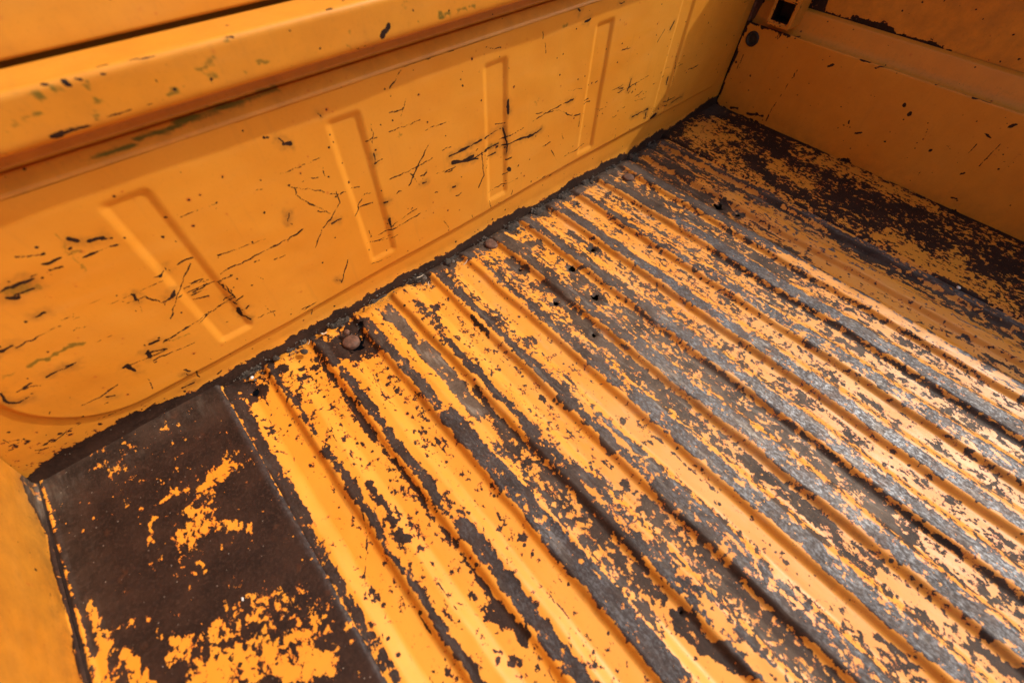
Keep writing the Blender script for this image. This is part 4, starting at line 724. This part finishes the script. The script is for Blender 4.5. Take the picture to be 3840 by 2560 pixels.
side = profile_sheet("side_wall", truck, [(a, 0, b) for a, b in es], (0, 1, 0), ey, M_PAINT, -3.0, pcoff=(17, 0, 6), fields=end_fields)
to_truck(side)
us_ = densify(rounded([(0.0470, 0.2200), (0.0470, 0.4380), (0.0510, 0.4420), (0.0750, 0.4420), (0.0780, 0.43), (0.0780, 0.05)], [0, .004, .003, .004, .003, 0], 4), 0.006)
def up_fields(A, ts, arc, P_):
    YY, AR = np.meshgrid(ts, arc, indexing='ij')
    A["wear"] = -3.0 + 0.5 * fbm(YY * 6, AR * 8, 111, 3)
    edge = 0.0180 + 0.0040 * fbm(YY * 24, YY * 0, 112, 3) - 0.010 * sstep(-0.24, -0.40, YY) - AR
    A["wear"] = np.where(edge > 0, 2.4, np.maximum(A["wear"], -1.2 + edge / 0.004 * 0.6))
    cr = 0.125 + 0.01 * vnoise(AR * 50, AR * 0, 113) + YY
    A["wear"] = np.where((cr > 0) & (AR < 0.12), 2.0, A["wear"])
    A["grime_shade"] = np.full(YY.shape, 0.42)  # shade and corner dimming of this board put into its paint colour
upper = profile_sheet("upper_side_board", truck, [(a, 0, b) for a, b in us_], (0, 1, 0), np.sort(-np.r_[np.arange(0.001, 0.8, 0.004), np.arange(0.8, 1.32, 0.02)]), M_PAINT, -3.0, pcoff=(21, 0, 8), fields=up_fields)
to_truck(upper)

to_truck(box_mesh("corner_filler_plate", (0.0015, -0.004, 0.192), (0.046, 0.012, 0.436), M_RUST))

# ---------------------------------------------------------------- left side wall
ly = np.sort(-np.r_[np.arange(0.001, 0.42, 0.0028), np.arange(0.42, 1.32, 0.02)])
ls = densify(rounded([(-1.4975, 0.0135), (-1.5000, 0.0165), (-1.4600, 0.1900), (-1.4900, 0.2060), (-1.4920, 0.44), (-1.5660, 0.44), (-1.5660, 0.05)], [0, .002, .007, .005, .004, .004, 0], 5), 0.004)
def left_fields(A, ts, arc, P_):
    YY, AR = np.meshgrid(ts, arc, indexing='ij')
    A["wear"] = -3.3 + 0.4 * fbm(YY * 6, AR * 8, 121, 3)
    rz_ = 0.0035 + 0.0028 * fbm(YY * 30, YY * 0, 122, 3) + 0.022 * (1 - sstep(0.02, 0.085, -YY))
    j = rz_ - AR
    A["wear"] = np.where(j > 0, 1.6, np.maximum(A["wear"], -1.2 + j / 0.004 * 0.6))
    A["scr"] = np.full(YY.shape, -9.0)
    for pts, hw, tg in LEFT_STROKES:
        brush(A["wear"], ts, arc, pts, hw, tg)
    for i, (pts, hw) in enumerate(LEFT_SCR):
        scratch(A["scr"], ts, arc, pts, hw, i)
    A["grime_shade"] = 0.5 * (1 - sstep(0.0, 0.05, AR)) + 0.32
    A["dust_glare"] = 0.6 * (1 - sstep(0.01, 0.09, -YY)) * (1 - sstep(0.01, 0.06, AR))
left = profile_sheet("side_wall", truck, [(a, 0, b) for a, b in ls], (0, 1, 0), ly, M_PAINT, -3.0, pcoff=(27, 0, 11), fields=left_fields, flip=True)
to_truck(left)

# ---------------------------------------------------------------- stake post with its square opening, at the corner
def square_post():
    xa, xb = -0.017, 0.036
    y0, y1 = -0.1015, -0.0470
    z0, z1 = 0.2035, 0.47
    hy0, hy1, hz0, hz1 = -0.0935, -0.0540, 0.2125, 0.2480
    bm = bmesh.new()
    def ring(x, a, b, c, d):
        return [bm.verts.new((x, a, c)), bm.verts.new((x, b, c)), bm.verts.new((x, b, d)), bm.verts.new((x, a, d))]
    o = ring(xa, y0, y1, z0, z1); ob = ring(xb, y0, y1, z0, z1)
    i1 = ring(xa, hy0, hy1, hz0, hz1); i2 = ring(xa + 0.042, hy0, hy1, hz0, hz1)
    for s in range(4):
        t = (s + 1) % 4
        bm.faces.new((o[t], o[s], i1[s], i1[t]))
        bm.faces.new((o[s], o[t], ob[t], ob[s]))
        bm.faces.new((i1[t], i1[s], i2[s], i2[t]))
    bm.faces.new(i2[::-1]); bm.faces.new(ob)
    bm.normal_update()
    ed = [e for e in bm.edges if all(v in o for v in e.verts) or all(v in i1 for v in e.verts) or (any(v in o for v in e.verts) and any(v in ob for v in e.verts))]
    bmesh.ops.bevel(bm, geom=ed, offset=0.0032, segments=3, affect='EDGES', clamp_overlap=True)
    bmesh.ops.subdivide_edges(bm, edges=[e for e in bm.edges if e.calc_length() > 0.02], cuts=10, use_grid_fill=True)
    bmesh.ops.triangulate(bm, faces=[f for f in bm.faces if len(f.verts) > 4])
    bmesh.ops.recalc_face_normals(bm, faces=bm.faces)
    me = bpy.data.meshes.new("stake_post")
    bm.to_mesh(me); bm.free()
    co = np.empty(len(me.vertices) * 3); me.vertices.foreach_get("co", co); co = co.reshape(-1, 3)
    at = me.attributes.new("pc", 'FLOAT_VECTOR', 'POINT')
    at.data.foreach_set("vector", np.stack([co[:, 2] + co[:, 0], co[:, 1], co[:, 0] + 31], -1).astype(np.float32).ravel())
    inside_ = (co[:, 0] > xa + 0.006) & (co[:, 1] > hy0 - .004) & (co[:, 1] < hy1 + .004) & (co[:, 2] > hz0 - .004) & (co[:, 2] < hz1 + .004)
    nearh = np.maximum(np.abs(co[:, 1] + 0.0737) - 0.0197, np.abs(co[:, 2] - 0.2302) - 0.0177)
    for nm, vals in (("wear", np.where(inside_, 3.0, -2.4 + 1.6 * (co[:, 2] < 0.2055) + 1.2 * (np.abs(nearh) < 0.002))), ("scr", np.full(len(co), -9.0)), ("grime_shade", np.full(len(co), 0.25) + 0.6 * inside_)):
        a_ = me.attributes.new(nm, 'FLOAT', 'POINT'); a_.data.foreach_set("value", vals.astype(np.float32))
    o_ = link("stake_post", me, M_PAINT, truck)
    return to_truck(o_)
square_post()

# ---------------------------------------------------------------- lathe parts: rubber plug and bolts
def lathe(name, prof, n, mat, parent=None, jitter=0.0, seed=0):
    rng = random.Random(seed)
    bm = bmesh.new()
    rings = []
    for (r, z) in prof:
        if r < 1e-6:
            rings.append([bm.verts.new((0, 0, z))])
        else:
            rings.append([bm.verts.new((r * math.cos(2 * math.pi * i / n) * (1 + rng.uniform(-jitter, jitter)), r * math.sin(2 * math.pi * i / n) * (1 + rng.uniform(-jitter, jitter)), z + rng.uniform(-jitter, jitter) * 0.006)) for i in range(n)])
    for a, b in zip(rings[:-1], rings[1:]):
        for i in range(n):
            j = (i + 1) % n
            if len(a) == 1: bm.faces.new((a[0], b[j], b[i]))
            elif len(b) == 1: bm.faces.new((a[i], a[j], b[0]))
            else: bm.faces.new((a[i], a[j], b[j], b[i]))
    bmesh.ops.recalc_face_normals(bm, faces=bm.faces)
    for f in bm.faces: f.smooth = True
    me = bpy.data.meshes.new(name); bm.to_mesh(me); bm.free()
    return link(name, me, mat, parent)

plug = lathe("rubber_plug", [(0.0150, 0.0), (0.0152, 0.0020), (0.0140, 0.0036), (0.0110, 0.0040), (0.0096, 0.0024), (0.0088, 0.0020), (0.0050, 0.0028), (0.0, 0.0030)], 36, M_RUBBER)
plug.matrix_world = Matrix.Translation((0.0, -0.0275, 0.1655)) @ Matrix.Rotation(math.radians(-90), 4, 'Y')
plug.parent = truck; plug.matrix_parent_inverse = Matrix.Translation(-Vector(truck.location))

for i, (bx, by, bz, br) in enumerate([(-1.0944, -0.0556, 0.0035, 0.0132), (-0.414, -0.0543, 0.0005, 0.0125), (-0.7798, -0.0243, 0.0015, 0.0135)]):
    b = lathe("floor_bolt", [(br * 1.0, -0.004), (br, 0.0012), (br * 0.95, 0.0024), (br * 0.76, 0.0036), (br * 0.4, 0.0044), (0.0, 0.0046)], 28, M_RUST, None, 0.018, i)
    b.location = (bx, by, bz)
    b.rotation_euler = (0.05 * (i - 1), 0.04 * (1 - i), i)
    to_truck(b)
    if i == 0:
        b['label'] = "bare round rusty bolt head in a ragged hole"

# ---------------------------------------------------------------- caked dirt in the valley ends by the front wall
rng = random.Random(4)
def dirt_strip():
    dx = np.arange(-1.272, -0.05, 0.0022); dy = np.linspace(-0.036, 0.001, 20)
    A_, B_ = np.meshgrid(dx, dy, indexing='ij')
    t = ((A_ - X0) / PITCH) % 1.0
    inval = sstep(0.40, 0.60, t) * (1 - sstep(0.93, 1.02, t))
    amt = 0.55 + 0.6 * vnoise(A_ * 11, A_ * 0, 131)
    reach = 0.0035 + 0.022 * np.clip(amt, 0.1, 1.3) * inval + 0.003 * fbm(A_ * 55, A_ * 0, 132, 2)
    inner = 1 - sstep(reach * 0.55, reach, -B_)
    hz = -0.004 + (0.0080 * inval + 0.0036) * inner * (0.8 + 0.35 * fbm(A_ * 70, B_ * 70, 133, 4)) + 0.0012 * vnoise(A_ * 300, B_ * 300, 134) * inner
    P_ = np.stack([A_, B_, hz], -1)
    o = grid_parts(P_, P_ * 1.0, {"wear": np.zeros_like(A_)}, M_DIRT, np.zeros((len(dx) - 1, len(dy) - 1), int), {0: ("dirt_build_up", None)})[0]
    tag(o, "dark crumbly dirt packed between rib ends and the front wall", "dirt", kind="stuff")
    return o
dirt_strip()

def grit():
    bm = bmesh.new()
    for i in range(1500):
        x = rng.uniform(-1.27, -0.25); t = ((x - X0) / PITCH) % 1.0
        if not (0.45 < t < 0.95) and rng.random() < 0.75: continue
        y = -abs(rng.gauss(0.004, 0.011)) - 0.002 - (rng.expovariate(1 / 0.03) if rng.random() < 0.10 else 0)
        r = rng.uniform(0.0005, 0.0012) if rng.random() < 0.93 else rng.uniform(0.0015, 0.0024)
        inval = 0.45 < t < 0.95
        z = (0.0085 if inval else 0.0085) * max(0, 1 - (-y) / (0.032 if inval else 0.02)) + 0.0012
        m = Matrix.Translation((x, y, z)) @ Matrix.Rotation(rng.uniform(0, 6.28), 4, Vector((rng.random(), rng.random(), rng.random() + .01)).normalized()) @ Matrix.Diagonal((r * rng.uniform(.7, 1.5), r, r * rng.uniform(.5, .9), 1))
        bmesh.ops.create_icosphere(bm, subdivisions=1, radius=1.0, matrix=m)
    me = bpy.data.meshes.new("grit"); bm.to_mesh(me); bm.free()
    o = link("grit", me, M_STONE)
    tag(o, "fine grey grit lying in the joint along the front wall", "grit", kind="stuff")
grit()

def pebble(loc, size, mat, label, cat, group=None, name="pebble", seed=0):
    rg = random.Random(seed)
    bm = bmesh.new()
    bmesh.ops.create_icosphere(bm, subdivisions=2, radius=1.0)
    for v in bm.verts:
        k = 1 + 0.22 * (vnoise(v.co.x * 1.7 + seed, v.co.y * 1.7 + v.co.z, seed) )
        v.co = Vector((v.co.x * size[0] * k, v.co.y * size[1] * k, v.co.z * size[2] * k + size[2] * 0.7))
    for f in bm.faces: f.smooth = rg.random() < 0.7
    me = bpy.data.meshes.new(name); bm.to_mesh(me); bm.free()
    o = link(name, me, mat); o.location = loc; o.rotation_euler = (0, 0, rg.uniform(0, 6))
    return tag(o, label, cat, group)

def straw(a, b, r, label, seed=0):
    bm = bmesh.new()
    a = Vector(a); b = Vector(b); d = (b - a).normalized(); u = d.cross(Vector((0, 0, 1))).normalized(); v = u.cross(d)
    rg = random.Random(seed); prev = None; n = 7
    for i in range(n):
        t = i / (n - 1); c = a.lerp(b, t) + u * math.sin(t * 3.1) * 0.0012 + v * (0.0008 * rg.random())
        rr = r * (1 - 0.35 * t)
        ring = [bm.verts.new(c + u * rr * math.cos(k * math.pi / 3) + v * rr * 0.6 * math.sin(k * math.pi / 3)) for k in range(6)]
        if prev:
            for k in range(6): bm.faces.new((prev[k], prev[(k + 1) % 6], ring[(k + 1) % 6], ring[k]))
        else: bm.faces.new(ring[::-1])
        prev = ring
    bm.faces.new(prev)
    o0 = a.copy()
    for vv in bm.verts: vv.co -= o0
    me = bpy.data.meshes.new("straw"); bm.to_mesh(me); bm.free()
    o = link("straw", me, M_STRAW); o.location = o0
    return tag(o, label, "straw", "dry bits of straw in the dirt")

pebble((-1.2372, -0.0209, 0.006), (0.0028, 0.0026, 0.0014), M_PALE, 'pale flat pebble by the dark rust hole next to the flat plate', 'pebble', name='pebble', seed=1)
pebble((-0.9307, -0.0246, 0.01), (0.0045, 0.003, 0.0026), M_STONE, 'grey angular pebble wedged at a rib end beside a straw', 'pebble', name='pebble', seed=2)
pebble((-1.1584, -0.0301, 0.008), (0.0065, 0.0045, 0.003), M_DIRT, 'brown dirt clod left of the first bare round bolt head', 'dirt clod', name='dirt_clod', seed=3)
pebble((-1.1963, -0.0139, 0.007), (0.0055, 0.005, 0.003), M_DIRT, 'rounded dark dirt clod at the end of the first rib', 'dirt clod', name='dirt_clod', seed=4)
pebble((-1.0912, -0.0406, 0.008), (0.0052, 0.0045, 0.004), M_RUST, 'small rusty brown lump touching the back of the round bolt head', 'rust lump', name='rust_lump', seed=5)
pebble((-0.8681, -0.0223, 0.008), (0.005, 0.0035, 0.0025), M_STONE, 'dark grey chip lying between two rib ends near the wall', 'pebble', name='pebble', seed=6)
pebble((-0.5044, -0.0255, 0.011), (0.006, 0.0045, 0.0025), M_DIRT, 'flat dirt clod below the rust scalloped wall edge', 'dirt clod', name='dirt_clod', seed=7)
pebble((-0.2393, -0.6494, 0.0135), (0.0036, 0.003, 0.002), M_PALE, 'single white chip lying on the shaded flat plate', 'pebble', name='pebble', seed=8)
pebble((-1.3558, -0.2921, 0.0128), (0.0024, 0.0012, 0.0006), M_PALE, 'white sliver lying on the near dark rusty plate', 'paint flake', name='paint_flake', seed=9)
straw((-0.9413, -0.0155, 0.012), (-0.9284, -0.0172, 0.013), 0.0009, 'pale straw lying along the wall joint above a grey pebble', 0)
straw((-0.8593, -0.0405, 0.009), (-0.8479, -0.0388, 0.014), 0.0012, 'short straw leaning against a rib end near the wall', 1)
straw((-1.1228, -0.0178, 0.011), (-1.1148, -0.0215, 0.012), 0.0016, 'broad pale straw chip behind the round bolt head', 2)
straw((-0.9315, -0.0364, 0.012), (-0.9341, -0.0427, 0.008), 0.0007, 'thin straw hanging down at the left rib end', 3)
straw((-1.1476, -0.0224, 0.011), (-1.1424, -0.0176, 0.013), 0.0007, 'thin upright straw in the dirt left of the bolt head', 4)
